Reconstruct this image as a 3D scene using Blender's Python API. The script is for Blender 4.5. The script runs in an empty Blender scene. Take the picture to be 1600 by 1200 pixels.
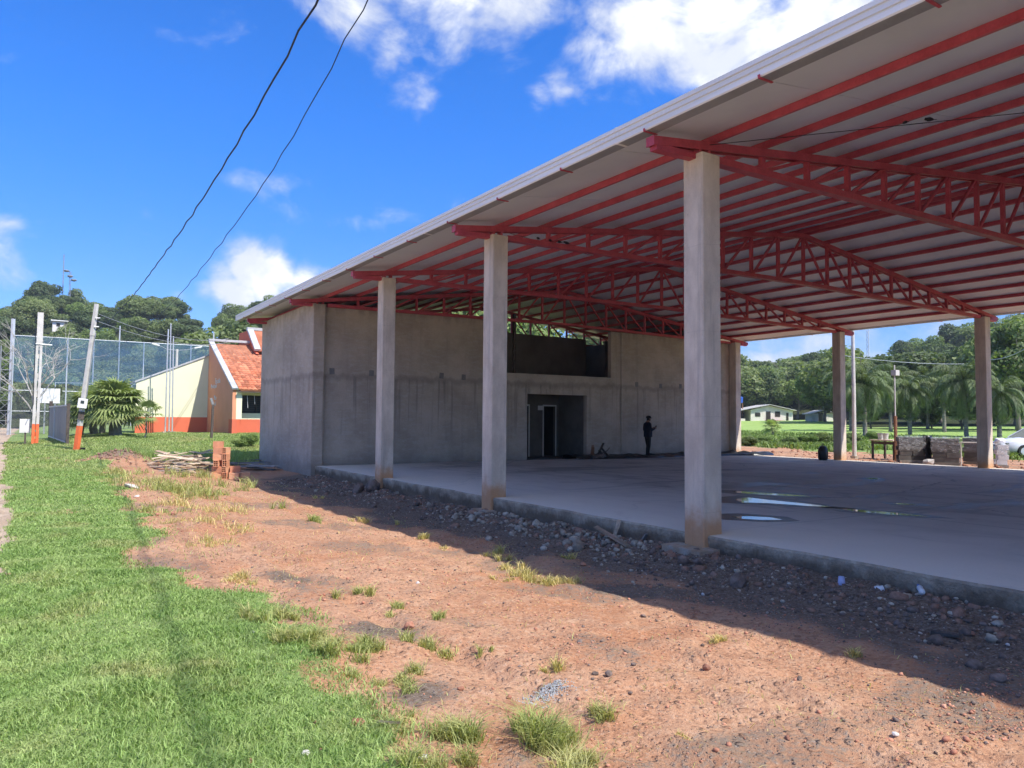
import bpy, math, random
import numpy as np
from mathutils import Vector, Matrix, Euler

# ------------------------------------------------------------------ camera
SC = bpy.context.scene
COL = SC.collection
FPX = 1155.5                     # focal length in pixels of a 1600 wide picture
CAMZ = 1.52
CAM = np.array([0.0, 0.0, CAMZ])
def _cam_axes():
    y = np.array([50 - 800, -(650 - 600), FPX]); y /= np.linalg.norm(y)
    x = np.array([2585 - 800, -(670 - 600), FPX]); x /= np.linalg.norm(x)
    x -= y * (x @ y); x /= np.linalg.norm(x)
    z = np.cross(x, y)
    if z[1] < 0: z = -z
    return np.stack([x, y, z])
AX = _cam_axes()                 # world = AX @ (right, up, forward)
cam_data = bpy.data.cameras.new('camera')
cam = bpy.data.objects.new('camera', cam_data); COL.objects.link(cam)
cam_data.sensor_fit = 'HORIZONTAL'; cam_data.sensor_width = 36.0
cam_data.lens = 36.0 * FPX / 1600
cam_data.clip_start = 0.05; cam_data.clip_end = 3000
_m = Matrix.Identity(4)
for i in range(3):
    _m[i][0] = AX[i, 0]; _m[i][1] = AX[i, 1]; _m[i][2] = -AX[i, 2]; _m[i][3] = CAM[i]
cam.matrix_world = _m
SC.camera = cam

# ------------------------------------------------------------------ light and sky
SUNK = (0.25, -0.75, 1.0)        # towards the sun
SUN_EL = math.atan2(1.0, math.hypot(SUNK[0], SUNK[1]))
SUN_ROT = math.atan2(SUNK[0], SUNK[1])
SKY_STRENGTH = 0.15
SUN_STRENGTH = 2.65
EXPOSURE = 1.3
FILL = (-13.7, -8.2, 9.9)                 # shifts the added clouds clear of the view
sun_data = bpy.data.lights.new('sun', 'SUN')
sun_data.energy = SUN_STRENGTH; sun_data.angle = math.radians(0.53); sun_data.color = (1.0, 0.955, 0.88)
sun = bpy.data.objects.new('sun', sun_data); COL.objects.link(sun)
sun.rotation_euler = Vector(SUNK).to_track_quat('Z', 'Y').to_euler()
sun.location = (0, 0, 60)
SC.view_settings.view_transform = 'Standard'
SC.view_settings.look = 'None'
SC.view_settings.exposure = EXPOSURE
SC.view_settings.gamma = 1.0
SC.view_settings.use_curve_mapping = False
SC.cycles.use_denoising = True
SC.cycles.use_adaptive_sampling = True
SC.cycles.adaptive_threshold = 0.02
SC.cycles.use_light_tree = False
SC.cycles.max_bounces = 5
SC.cycles.diffuse_bounces = 3
SC.cycles.glossy_bounces = 2
SC.cycles.transparent_max_bounces = 24
SC.cycles.caustics_reflective = False
SC.cycles.caustics_refractive = False

def ray(px, py):
    return AX @ np.array([px - 800.0, 600.0 - py, FPX])
def at_z(px, py, z=0.0):
    r = ray(px, py); return CAM + r * (z - CAMZ) / r[2]
def at_x(px, py, X):
    r = ray(px, py); return CAM + r * X / r[0]
def at_y(px, py, Y):
    r = ray(px, py); return CAM + r * Y / r[1]
def at_d(px, py, D):
    return CAM + ray(px, py) * D / FPX

class NT:
    """short hand for node trees"""
    def __init__(s, tree):
        s.t = tree; s.t.nodes.clear()
    def n(s, kind, props=None, **ins):
        nd = s.t.nodes.new('ShaderNode' + kind)
        for k, v in (props or {}).items(): setattr(nd, k, v)
        for k, v in ins.items():
            s.put(nd, k, v)
        return nd
    def put(s, nd, k, v):
        key = int(k[1:]) if (k[0] == 'i' and k[1:].isdigit()) else k.replace('_', ' ')
        sock = nd.inputs[key]
        if isinstance(v, bpy.types.NodeSocket): s.t.links.new(v, sock)
        elif isinstance(v, bpy.types.Node): s.t.links.new(v.outputs[0], sock)
        else:
            if hasattr(sock.default_value, '__len__') and not isinstance(v, (int, float)):
                v = tuple(v)
                if len(sock.default_value) == 4 and len(v) == 3: v = v + (1.0,)
            sock.default_value = v
    def math(s, op, a, b=0.0, clamp=False):
        nd = s.n('Math', {'operation': op, 'use_clamp': clamp}); s.put(nd, 'i0', a); s.put(nd, 'i1', b); return nd.outputs[0]
    def vmath(s, op, a, b=(0, 0, 0)):
        nd = s.n('VectorMath', {'operation': op}); s.put(nd, 'i0', a); s.put(nd, 'i1', b)
        return nd.outputs[1] if op in ('DISTANCE', 'LENGTH', 'DOT_PRODUCT') else nd.outputs[0]
    def mix(s, fac, a, b, blend='MIX'):
        nd = s.n('Mix', {'data_type': 'RGBA', 'blend_type': blend}); s.put(nd, 'i0', fac); s.put(nd, 'i6', a); s.put(nd, 'i7', b)
        return nd.outputs[2]
    def mapr(s, v, a, b, c=0.0, d=1.0, smooth=True):
        nd = s.n('MapRange', {'interpolation_type': 'SMOOTHSTEP' if smooth else 'LINEAR'})
        s.put(nd, 'i0', v); s.put(nd, 'i1', a); s.put(nd, 'i2', b); s.put(nd, 'i3', c); s.put(nd, 'i4', d); return nd.outputs[0]
    def noise(s, vec, scale, detail=4, rough=0.55, dist=0.0):
        nd = s.n('TexNoise'); s.put(nd, 'Vector', vec); s.put(nd, 'Scale', scale); s.put(nd, 'Detail', detail)
        s.put(nd, 'Roughness', rough); s.put(nd, 'Distortion', dist); return nd.outputs[0]
    def scale(s, vec, xyz):
        nd = s.n('Mapping'); s.put(nd, 'Vector', vec); s.put(nd, 'Scale', xyz); return nd.outputs[0]
    def sep(s, vec):
        return s.n('SeparateXYZ', None, Vector=vec).outputs

# sky: Nishita with cumulus in view, more cloud added out of view to whiten shade
world = bpy.data.worlds.new('World'); SC.world = world; world.use_nodes = True
def build_sky():
    w = NT(world.node_tree)
    sky = w.n('TexSky'); sky.sky_type = 'NISHITA'; sky.sun_disc = False
    sky.sun_elevation = SUN_EL; sky.sun_rotation = SUN_ROT
    sky.altitude = 500; sky.air_density = 1.0; sky.dust_density = 0.3; sky.ozone_density = 2.2
    tint = w.n('HueSaturation', None, Saturation=1.22, Value=1.0, Color=sky)
    tint.inputs['Hue'].default_value = 0.5
    d = w.vmath('NORMALIZE', w.n('TexCoord').outputs['Generated'])
    z = w.sep(d)[2]
    skyc = w.mix(1.0, tint, w.mix(w.mapr(z, 0.0, 0.42), (0.25, 0.30, 0.46), (0.165, 0.42, 0.72)), 'MULTIPLY')
    # flatten towards the horizon so that distant clouds look lower
    zz = w.math('ADD', w.math('ABSOLUTE', z), 0.22)
    flat = w.vmath('DIVIDE', d, w.n('CombineXYZ', None, X=zz, Y=zz, Z=zz))
    wob = w.noise(w.scale(d, (1, 1, 1.6)), 7.5, 8, 0.6, 0.45)
    wob2 = w.noise(w.scale(d, (1, 1, 1.4)), 30.0, 5, 0.6)
    fill = w.noise(w.vmath('ADD', flat, FILL), 1.15, 3, 0.5)
    acc = w.math('MULTIPLY', w.mapr(fill, 0.52, 0.68), 0.62)
    acc = w.math('MAXIMUM', acc, w.math('MULTIPLY', w.mapr(z, 0.28, 0.85), w.mapr(w.noise(w.vmath('ADD', flat, FILL), 0.9, 2, 0.5), 0.36, 0.54, 0.1, 1.0)))  # unseen cloud thickened overhead so the shade light turns whiter and stronger
    clumps = [(500, -10, 55, .62), (560, 15, 70, .8), (612, 70, 52, .72), (640, 125, 36, .62), (662, 150, 28, .5), (700, -5, 90, .9), (790, 5, 90, .9),
              (845, -12, 60, .8), (760, 82, 46, .5), (800, 95, 34, .46), (880, 120, 42, .62), (845, 142, 30, .5), (935, 90, 66, .82), (1000, 35, 105, .85), (1090, 70, 85, .8),
              (1170, 20, 140, .92), (1290, -10, 150, 1.0), (325, 446, 26, .7), (352, 440, 36, .95), (392, 424, 42, 1.15), (432, 428, 42, 1.15), (475, 436, 36, 1.0), (508, 442, 30, .85), (380, 462, 40, .95), (450, 466, 44, 1.0), (420, 448, 42, 1.1),
              (15, 352, 40, .42), (55, 352, 26, .3), (215, 334, 36, .4), (25, 412, 44, .42), (10, 255, 30, .3), (1210, 520, 70, .5), (1330, 545, 90, .6), (1450, 520, 90, .55), (278, 455, 20, .5)]
    for (px, py, r, wt) in clumps:
        c = ray(px, py); c = c / np.linalg.norm(c)
        dist = w.vmath('DISTANCE', d, tuple(c))
        acc = w.math('MAXIMUM', acc, w.mapr(dist, 0.0, 1.75 * r / FPX, wt, 0.0))
    e = w.math('ADD', acc, w.math('MULTIPLY', w.math('SUBTRACT', wob, 0.5), 1.9))
    e = w.math('ADD', e, w.math('MULTIPLY', w.math('SUBTRACT', wob2, 0.5), 0.4))
    m = w.mapr(e, 0.28, 0.98)
    core = w.mapr(e, 0.45, 1.05)
    cloud = w.mix(core, (1.9, 2.15, 2.7), (3.5, 3.5, 3.45))
    under = w.noise(d, 16.0, 4, 0.5)
    cloud = w.mix(w.math('MULTIPLY', w.mapr(under, 0.40, 0.60), 0.7), cloud, (2.1, 2.25, 2.55))
    c = w.mix(w.math('MULTIPLY', m, 0.93), skyc, cloud)
    bg = w.n('Background', None, Color=c, Strength=SKY_STRENGTH)
    out = w.n('OutputWorld'); w.t.links.new(bg.outputs[0], out.inputs[0])
build_sky()

# ------------------------------------------------------------------ small numeric helpers
rng = np.random.default_rng(7)
random.seed(7)
def S(a, b, v):
    t = np.clip((np.asarray(v, float) - a) / (b - a), 0, 1); return t * t * (3 - 2 * t)
def vnoise(x, y, seed=0):
    x = np.asarray(x, float); y = np.asarray(y, float)
    xi = np.floor(x).astype(np.int64); yi = np.floor(y).astype(np.int64)
    xf = x - xi; yf = y - yi
    u = xf * xf * (3 - 2 * xf); v = yf * yf * (3 - 2 * yf)
    def hsh(a, b):
        h = (a * 374761393 + b * 668265263 + seed * 2147483647) & 0xffffffff
        h = ((h ^ (h >> 13)) * 1274126177) & 0xffffffff
        return ((h ^ (h >> 16)) & 0xffff) / 65535.0
    a = hsh(xi, yi); b = hsh(xi + 1, yi); c = hsh(xi, yi + 1); e = hsh(xi + 1, yi + 1)
    return a + (b - a) * u + (c - a) * v + (a - b - c + e) * u * v
def fbm(x, y, oct=4, seed=0):
    s = 0; a = 0.5; f = 1.0
    for o in range(oct):
        s = s + a * vnoise(np.asarray(x) * f, np.asarray(y) * f, seed + o * 17); a *= 0.5; f *= 2.03
    return s / (1 - 0.5 ** oct)

# skyline of the wooded hills as seen from the lot: picture column -> picture row of the tree tops
SKYLINE = np.array([(-500, 440), (-200, 455), (0, 480), (50, 455), (100, 460), (150, 480), (200, 470), (270, 466), (297, 505), (325, 522), (345, 484), (400, 468),
                    (520, 472), (700, 482), (845, 506), (880, 534), (910, 518), (980, 522), (1150, 574), (1200, 578), (1245, 565), (1300, 562), (1380, 574), (1405, 548),
                    (1450, 538), (1500, 528), (1560, 510), (1600, 502), (1800, 470), (2200, 470)], float)
def hill_z(X, Y):
    """ground height of the hills (rises away from the lot)"""
    X = np.asarray(X, float); Y = np.asarray(Y, float)
    r = AX[:, 0][0] * X + AX[:, 0][1] * Y
    fw = AX[:, 2][0] * X + AX[:, 2][1] * Y
    fwc = np.maximum(fw, 1.0)
    px = np.clip(800 + FPX * r / fwc, -500, 2200)
    top = np.interp(px, SKYLINE[:, 0], SKYLINE[:, 1])
    right = S(1080, 1160, px)
    D1 = 205.0 * (1 - right) + 200.0 * right
    D0 = 82.0 * (1 - right) + 150.0 * right
    zt = CAMZ + (650 + .008 * px - top) * D1 / FPX - 8.5 + 1.5 * right * -1
    return np.where(fw > 20, np.maximum(zt, 0) * S(D0, D1, fw) + 10 * S(260, 420, fw), 0.0)
def g(X, Y):
    X = np.asarray(X, float); Y = np.asarray(Y, float)
    b = np.interp(X, [-6, -.6, -.2, 1.2, 3.2, 5.0, 6.6, 7.6, 8.2, 26, 27.6, 30, 38, 118, 200, 400],
                  [-.08, -.11, -.07, -.09, -.2, -.34, -.36, -.28, -.36, -.36, -.13, -.16, -.14, 1.75, 2.6, 3])
    rise = S(25, 48, Y) * np.interp(X, [-3, 0, 4, 12, 30, 60], [.12, .16, .78, .9, .9, 0])
    z = b + rise
    z = z + S(2.5, 4.2, X) * (1 - S(8.2, 9, X)) * np.interp(Y, [-2, 1, 2.5, 5, 9, 13.4, 20, 27], [.15, .14, .12, .05, .01, -.03, -.03, 0])
    near = (1 - S(30, 60, np.hypot(X, Y)))
    z = z + near * ((fbm(X * .9, Y * .9, 3, 3) - .5) * .09 + (fbm(X * 4, Y * 4, 3, 9) - .5) * .035)
    for rx in (2.75, 4.25):                      # old wheel ruts running along the building
        wv = .25 * np.sin(Y * .21 + rx) ; z = z - .045 * np.exp(-((X - rx - wv) / .13) ** 2) * (1 - S(18, 24, Y)) * S(.35, .6, fbm(X * .5 + 9, Y * .35, 2, 88)) + .02 * np.exp(-((np.abs(X - rx - wv) - .24) / .09) ** 2) * (1 - S(18, 24, Y))
    # heap of earth beside the leaning pole, low rubble bank along the floor edge
    z = z + .42 * np.exp(-(((X - 2.75) / .95) ** 2 + ((Y - 30.2) / 1.3) ** 2)) * (.75 + .5 * fbm(X * 3, Y * 3, 3, 5))
    bank = np.exp(-((X - 7.45) / .55) ** 2) * S(0, 3, Y) * (1 - S(22, 24, Y))
    z = z + bank * (.12 * fbm(X * 2.2, Y * 1.3, 4, 31) - .02)
    z = z + hill_z(X, Y)
    # small clods and crusts in the bare earth
    bare = (1 - lawn_mask(X, Y)) * (1 - S(14, 26, np.hypot(X, Y)))
    z = z + bare * ((fbm(X * 7, Y * 7, 3, 61) - .5) * .05 + np.abs(fbm(X * 3.1, Y * 3.1, 3, 66) - .5) * -.09)
    return z
def gz(x, y): return float(g(np.array([x]), np.array([y]))[0])
def hit(px, py, lift=0.0):
    """where the view line through a picture point meets the terrain"""
    z = -.2
    for _ in range(14):
        p = at_z(px, py, min(z, CAMZ - .25)); z = .35 * z + .65 * gz(p[0], p[1])
    return np.array([p[0], p[1], gz(p[0], p[1]) + lift])

def lawn_mask(X, Y):
    """1 = mown grass, 0 = bare earth"""
    X = np.asarray(X, float); Y = np.asarray(Y, float)
    w = (fbm(X * 1.3, Y * 1.3, 4, 21) - .5)
    edge = np.interp(Y, [-5, 2.5, 4, 5.2, 7, 9, 11.5, 14, 18, 22, 26, 29, 32, 36], [1.9, 1.65, 1.5, 1.75, 1.75, 1.1, 1.35, 1.5, 1.75, 1.9, 2.0, 2.6, 9, 40])
    a = S(-.32, .36, edge + w * 1.1 - X)
    street = S(-.12, .12, X - np.interp(Y, [0, 13, 45, 60], [-.35, -.22, -1.1, -1.3]) + w * .5)
    a = a * street * (1 - .6 * S(.68, .78, fbm(X * .9 + 5, Y * .9, 4, 52)))
    # lawn behind the scrap heap, beside the block of rooms
    b = S(28.5, 30.5, Y + w * 3 + np.maximum(0, 3.0 - X) * 0) * S(1.5, 2.2, X) * (1 - S(60, 64, X))
    a = np.maximum(a, b * street)
    mound = np.exp(-(((X - 2.75) / 1.05) ** 2 + ((Y - 30.2) / 1.5) ** 2))
    a = a * (1 - S(.32, .5, mound + w * .3))
    return np.where(X > 30, S(37, 39.5, X + w * 4), a)
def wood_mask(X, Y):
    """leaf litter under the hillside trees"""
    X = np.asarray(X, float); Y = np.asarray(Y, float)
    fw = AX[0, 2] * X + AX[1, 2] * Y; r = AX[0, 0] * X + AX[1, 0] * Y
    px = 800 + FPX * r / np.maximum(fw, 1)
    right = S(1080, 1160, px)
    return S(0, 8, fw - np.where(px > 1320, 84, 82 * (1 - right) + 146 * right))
def street_mask(X, Y):
    X = np.asarray(X, float); Y = np.asarray(Y, float)
    w = (fbm(X * 1.3, Y * 1.3, 4, 21) - .5)
    return 1 - S(-.12, .12, X - np.interp(Y, [0, 13, 45, 60], [-.35, -.22, -1.1, -1.3]) + w * .5)
def gravel_mask(X, Y):
    """grey crushed stone in the red earth"""
    X = np.asarray(X, float); Y = np.asarray(Y, float)
    n = fbm(X * .8, Y * .8, 4, 44)
    a = S(.48, .66, n) * .55
    a = np.maximum(a, S(5.0, 6.2, X + (n - .5) * 2.2) * (1 - S(8, 9, X)) * (1 - S(23, 26, Y)) * .95)
    a = np.maximum(a, .8 * np.exp(-(((X - 2.75) / 1.1) ** 2 + ((Y - 30.2) / 1.6) ** 2)))
    for (px, py, rx) in ((450, 905, .38), (600, 990, .45), (660, 1085, .3)):
        p = at_z(px, py, -.17)
        a = np.maximum(a, .9 * np.exp(-(((X - p[0]) / rx) ** 2 + ((Y - p[1]) / rx) ** 2)))
    return a

# ------------------------------------------------------------------ object helpers
WORLDLOC = {}
def set_props(o, label=None, cat=None, group=None, kind=None):
    if label: o['label'] = label
    if cat: o['category'] = cat
    if group: o['group'] = group
    if kind: o['kind'] = kind
    return o
def thing(name, label, cat, loc=(0, 0, 0), group=None, rotz=0.0):
    o = bpy.data.objects.new(name, None); COL.objects.link(o)
    o.location = loc; o.rotation_euler = (0, 0, rotz); o.empty_display_size = .2
    WORLDLOC[o] = np.array(loc, float)
    return set_props(o, label, cat, group)
def add_obj(name, me, parent=None, loc=(0, 0, 0)):
    o = bpy.data.objects.new(name, me); COL.objects.link(o); o.location = loc
    if parent is not None: o.parent = parent
    return o

class MB:
    """collects shapes in world coordinates; build() makes one mesh object of them"""
    def __init__(s): s.v = []; s.f = []; s.m = []; s.n = 0
    def add(s, verts, faces, mi=0):
        o = s.n
        s.v.extend([tuple(p) for p in verts]); s.n += len(verts)
        for q in faces: s.f.append(tuple(i + o for i in q)); s.m.append(mi)
        return s
    def box(s, lo, hi, mi=0):
        x0, y0, z0 = lo; x1, y1, z1 = hi
        v = [(x0, y0, z0), (x1, y0, z0), (x1, y1, z0), (x0, y1, z0), (x0, y0, z1), (x1, y0, z1), (x1, y1, z1), (x0, y1, z1)]
        return s.add(v, [(0, 3, 2, 1), (4, 5, 6, 7), (0, 1, 5, 4), (1, 2, 6, 5), (2, 3, 7, 6), (3, 0, 4, 7)], mi)
    def obox(s, c, size, rot=(0, 0, 0), mi=0):
        R = np.array(Euler(rot).to_matrix()); h = np.array(size) / 2
        v = [np.array(c) + R @ (h * np.array(k)) for k in ((-1, -1, -1), (1, -1, -1), (1, 1, -1), (-1, 1, -1), (-1, -1, 1), (1, -1, 1), (1, 1, 1), (-1, 1, 1))]
        return s.add(v, [(0, 3, 2, 1), (4, 5, 6, 7), (0, 1, 5, 4), (1, 2, 6, 5), (2, 3, 7, 6), (3, 0, 4, 7)], mi)
    def bar(s, p0, p1, w, h, up=(0, 0, 1), mi=0):
        p0 = np.array(p0, float); p1 = np.array(p1, float); d = p1 - p0; d /= np.linalg.norm(d)
        u = np.array(up, float); a = np.cross(d, u)
        if np.linalg.norm(a) < 1e-5: a = np.cross(d, (1, 0, 0))
        a /= np.linalg.norm(a); b = np.cross(a, d)
        v = []
        for p in (p0, p1):
            for (i, j) in ((-1, -1), (1, -1), (1, 1), (-1, 1)): v.append(p + a * i * w / 2 + b * j * h / 2)
        return s.add(v, [(0, 1, 2, 3), (7, 6, 5, 4), (0, 4, 5, 1), (1, 5, 6, 2), (2, 6, 7, 3), (3, 7, 4, 0)], mi)
    def prism(s, poly, axis, a, b, mi=0, cap=True):
        """poly of 2d points extruded along axis ('x','y','z') from a to b"""
        n = len(poly); v = []
        for t in (a, b):
            for (p, q) in poly:
                v.append({'x': (t, p, q), 'y': (p, t, q), 'z': (p, q, t)}[axis])
        f = [(i, (i + 1) % n, n + (i + 1) % n, n + i) for i in range(n)]
        if cap: f += [tuple(range(n - 1, -1, -1)), tuple(range(n, 2 * n))]
        return s.add(v, f, mi)
    def tube(s, pts, rad, n=8, mi=0, cap=True):
        pts = [np.array(p, float) for p in pts]
        if not hasattr(rad, '__len__'): rad = [rad] * len(pts)
        v = []; f = []
        prev = None
        for i, p in enumerate(pts):
            d = pts[min(i + 1, len(pts) - 1)] - pts[max(i - 1, 0)]; d = d / (np.linalg.norm(d) + 1e-9)
            if prev is None:
                a = np.cross(d, (0, 0, 1)) if abs(d[2]) < .9 else np.cross(d, (1, 0, 0))
            else:
                a = prev - d * (prev @ d)
            a = a / (np.linalg.norm(a) + 1e-9); prev = a; b = np.cross(d, a)
            for k in range(n):
                t = 2 * math.pi * k / n; v.append(p + (a * math.cos(t) + b * math.sin(t)) * rad[i])
        for i in range(len(pts) - 1):
            for k in range(n):
                f.append((i * n + k, i * n + (k + 1) % n, (i + 1) * n + (k + 1) % n, (i + 1) * n + k))
        if cap: f += [tuple(range(n - 1, -1, -1)), tuple(range((len(pts) - 1) * n, len(pts) * n))]
        return s.add(v, f, mi)
    def lathe(s, prof, c=(0, 0, 0), n=14, mi=0):
        v = []; f = []
        for (r, z) in prof:
            for k in range(n):
                t = 2 * math.pi * k / n; v.append((c[0] + r * math.cos(t), c[1] + r * math.sin(t), c[2] + z))
        for i in range(len(prof) - 1):
            for k in range(n): f.append((i * n + k, i * n + (k + 1) % n, (i + 1) * n + (k + 1) % n, (i + 1) * n + k))
        f += [tuple(range(n - 1, -1, -1)), tuple(range((len(prof) - 1) * n, len(prof) * n))]
        return s.add(v, f, mi)
    def chunk(s, c, size, seed, mi=0, sub=1):
        v, f = CHUNK[seed % len(CHUNK)]
        a = random.uniform(0, 6.28); b = random.uniform(-.5, .5)
        R = np.array(Euler((b, b * .5, a)).to_matrix())
        return s.add((np.array(v) * np.array(size) / 2) @ R.T + np.array(c), f, mi)
    def mesh(s, name, mats, origin=(0, 0, 0), smooth=False):
        me = bpy.data.meshes.new(name)
        o = np.array(origin, float)
        me.from_pydata([tuple(np.array(p) - o) for p in s.v], [], s.f)
        for m in (mats if isinstance(mats, (list, tuple)) else [mats]): me.materials.append(m)
        if any(s.m): me.polygons.foreach_set('material_index', s.m)
        if smooth: me.polygons.foreach_set('use_smooth', [True] * len(me.polygons))
        me.update(); return me
    def build(s, name, mats, parent=None, origin=None, smooth=False, **props):
        if parent is not None:
            po = WORLDLOC[parent]; me = s.mesh(name, mats, po, smooth); o = add_obj(name, me, parent); WORLDLOC[o] = po
        else:
            if origin is None:
                a = np.array(s.v); origin = (a[:, 0].mean(), a[:, 1].mean(), a[:, 2].min())
            me = s.mesh(name, mats, origin, smooth); o = add_obj(name, me, None, tuple(origin)); WORLDLOC[o] = np.array(origin, float)
        return set_props(o, **props)
def np_mesh(name, verts, faces, mats, mi=None, smooth=False):
    """fast mesh from arrays; faces is an (n,3) or (n,4) index array"""
    verts = np.asarray(verts, np.float32); faces = np.asarray(faces, np.int32)
    me = bpy.data.meshes.new(name); k = faces.shape[1]
    me.vertices.add(len(verts)); me.vertices.foreach_set('co', verts.ravel())
    me.loops.add(faces.size); me.loops.foreach_set('vertex_index', faces.ravel())
    me.polygons.add(len(faces)); me.polygons.foreach_set('loop_start', np.arange(0, faces.size, k, dtype=np.int32))
    try: me.polygons.foreach_set('loop_total', np.full(len(faces), k, np.int32))
    except Exception: pass
    for m in (mats if isinstance(mats, (list, tuple)) else [mats]): me.materials.append(m)
    if mi is not None: me.polygons.foreach_set('material_index', np.asarray(mi, np.int32))
    if smooth: me.polygons.foreach_set('use_smooth', np.ones(len(faces), bool))
    me.update(calc_edges=True); me.validate(); return me
def _chunks():
    t = (1 + 5 ** .5) / 2
    v = np.array([(-1, t, 0), (1, t, 0), (-1, -t, 0), (1, -t, 0), (0, -1, t), (0, 1, t), (0, -1, -t), (0, 1, -t), (t, 0, -1), (t, 0, 1), (-t, 0, -1), (-t, 0, 1)], float)
    v /= np.linalg.norm(v[0])
    f = [(0, 11, 5), (0, 5, 1), (0, 1, 7), (0, 7, 10), (0, 10, 11), (1, 5, 9), (5, 11, 4), (11, 10, 2), (10, 7, 6), (7, 1, 8), (3, 9, 4), (3, 4, 2), (3, 2, 6), (3, 6, 8), (3, 8, 9), (4, 9, 5), (2, 4, 11), (6, 2, 10), (8, 6, 7), (9, 8, 1)]
    r = np.random.default_rng(3); out = []
    for i in range(14):
        w = v * (1 + r.uniform(-.28, .22, (12, 1))) + r.uniform(-.12, .12, (12, 3))
        out.append((w, f))
    return out
CHUNK = _chunks()

def copy_tree(o, loc, rotz=0.0, scale=1.0, label=None, group=None):
    c = o.copy(); COL.objects.link(c); c.location = loc; c.rotation_euler = (0, 0, rotz)
    c.scale = scale if hasattr(scale, '__len__') else (scale,) * 3
    if label: c['label'] = label
    if group: c['group'] = group
    for ch in o.children:
        k = ch.copy(); COL.objects.link(k); k.parent = c
        for gr in ch.children:
            q = gr.copy(); COL.objects.link(q); q.parent = k
    return c

# ------------------------------------------------------------------ materials
MATS = {}
def new_mat(name):
    m = bpy.data.materials.new(name); m.use_nodes = True; MATS[name] = m
    return m, NT(m.node_tree)
def finish(m, t, color, rough=.8, bump=None, bstr=.3, bdist=.02, metallic=0.0, spec=.4, **kw):
    p = t.n('BsdfPrincipled'); t.put(p, 'Base Color', color); t.put(p, 'Roughness', rough); t.put(p, 'Metallic', metallic)
    t.put(p, 'Specular IOR Level', spec)
    if bump is not None:
        b = t.n('Bump'); t.put(b, 'Height', bump); t.put(b, 'Strength', bstr); t.put(b, 'Distance', bdist)
        t.t.links.new(b.outputs[0], p.inputs['Normal'])
    for k, v in kw.items(): t.put(p, k, v)
    o = t.n('OutputMaterial'); t.t.links.new(p.outputs[0], o.inputs[0]); return p
def pos(t): return t.n('NewGeometry').outputs['Position']
def mottled(name, c1, c2, scale=3.0, rough=.8, bump=.25, fine=40.0, fineamt=.25, bdist=.01, metallic=0.0, spec=.35, per_object=0.0, stretch=(1, 1, 1)):
    m, t = new_mat(name); P = t.scale(pos(t), stretch)
    a = t.mapr(t.noise(P, scale, 5, .6), .3, .7)
    c = t.mix(a, c1, c2)
    fn = t.noise(P, fine, 4, .6)
    c = t.mix(fineamt, c, t.n('CombineColor', None, Red=fn, Green=fn, Blue=fn), 'OVERLAY')
    if per_object:
        rnd = t.n('ObjectInfo').outputs['Random']
        c = t.mix(per_object, c, t.mix(rnd, (.12, .12, .12), (.9, .9, .9)), 'OVERLAY')
    finish(m, t, c, rough, fn, bump, bdist, metallic, spec); return m

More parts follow.
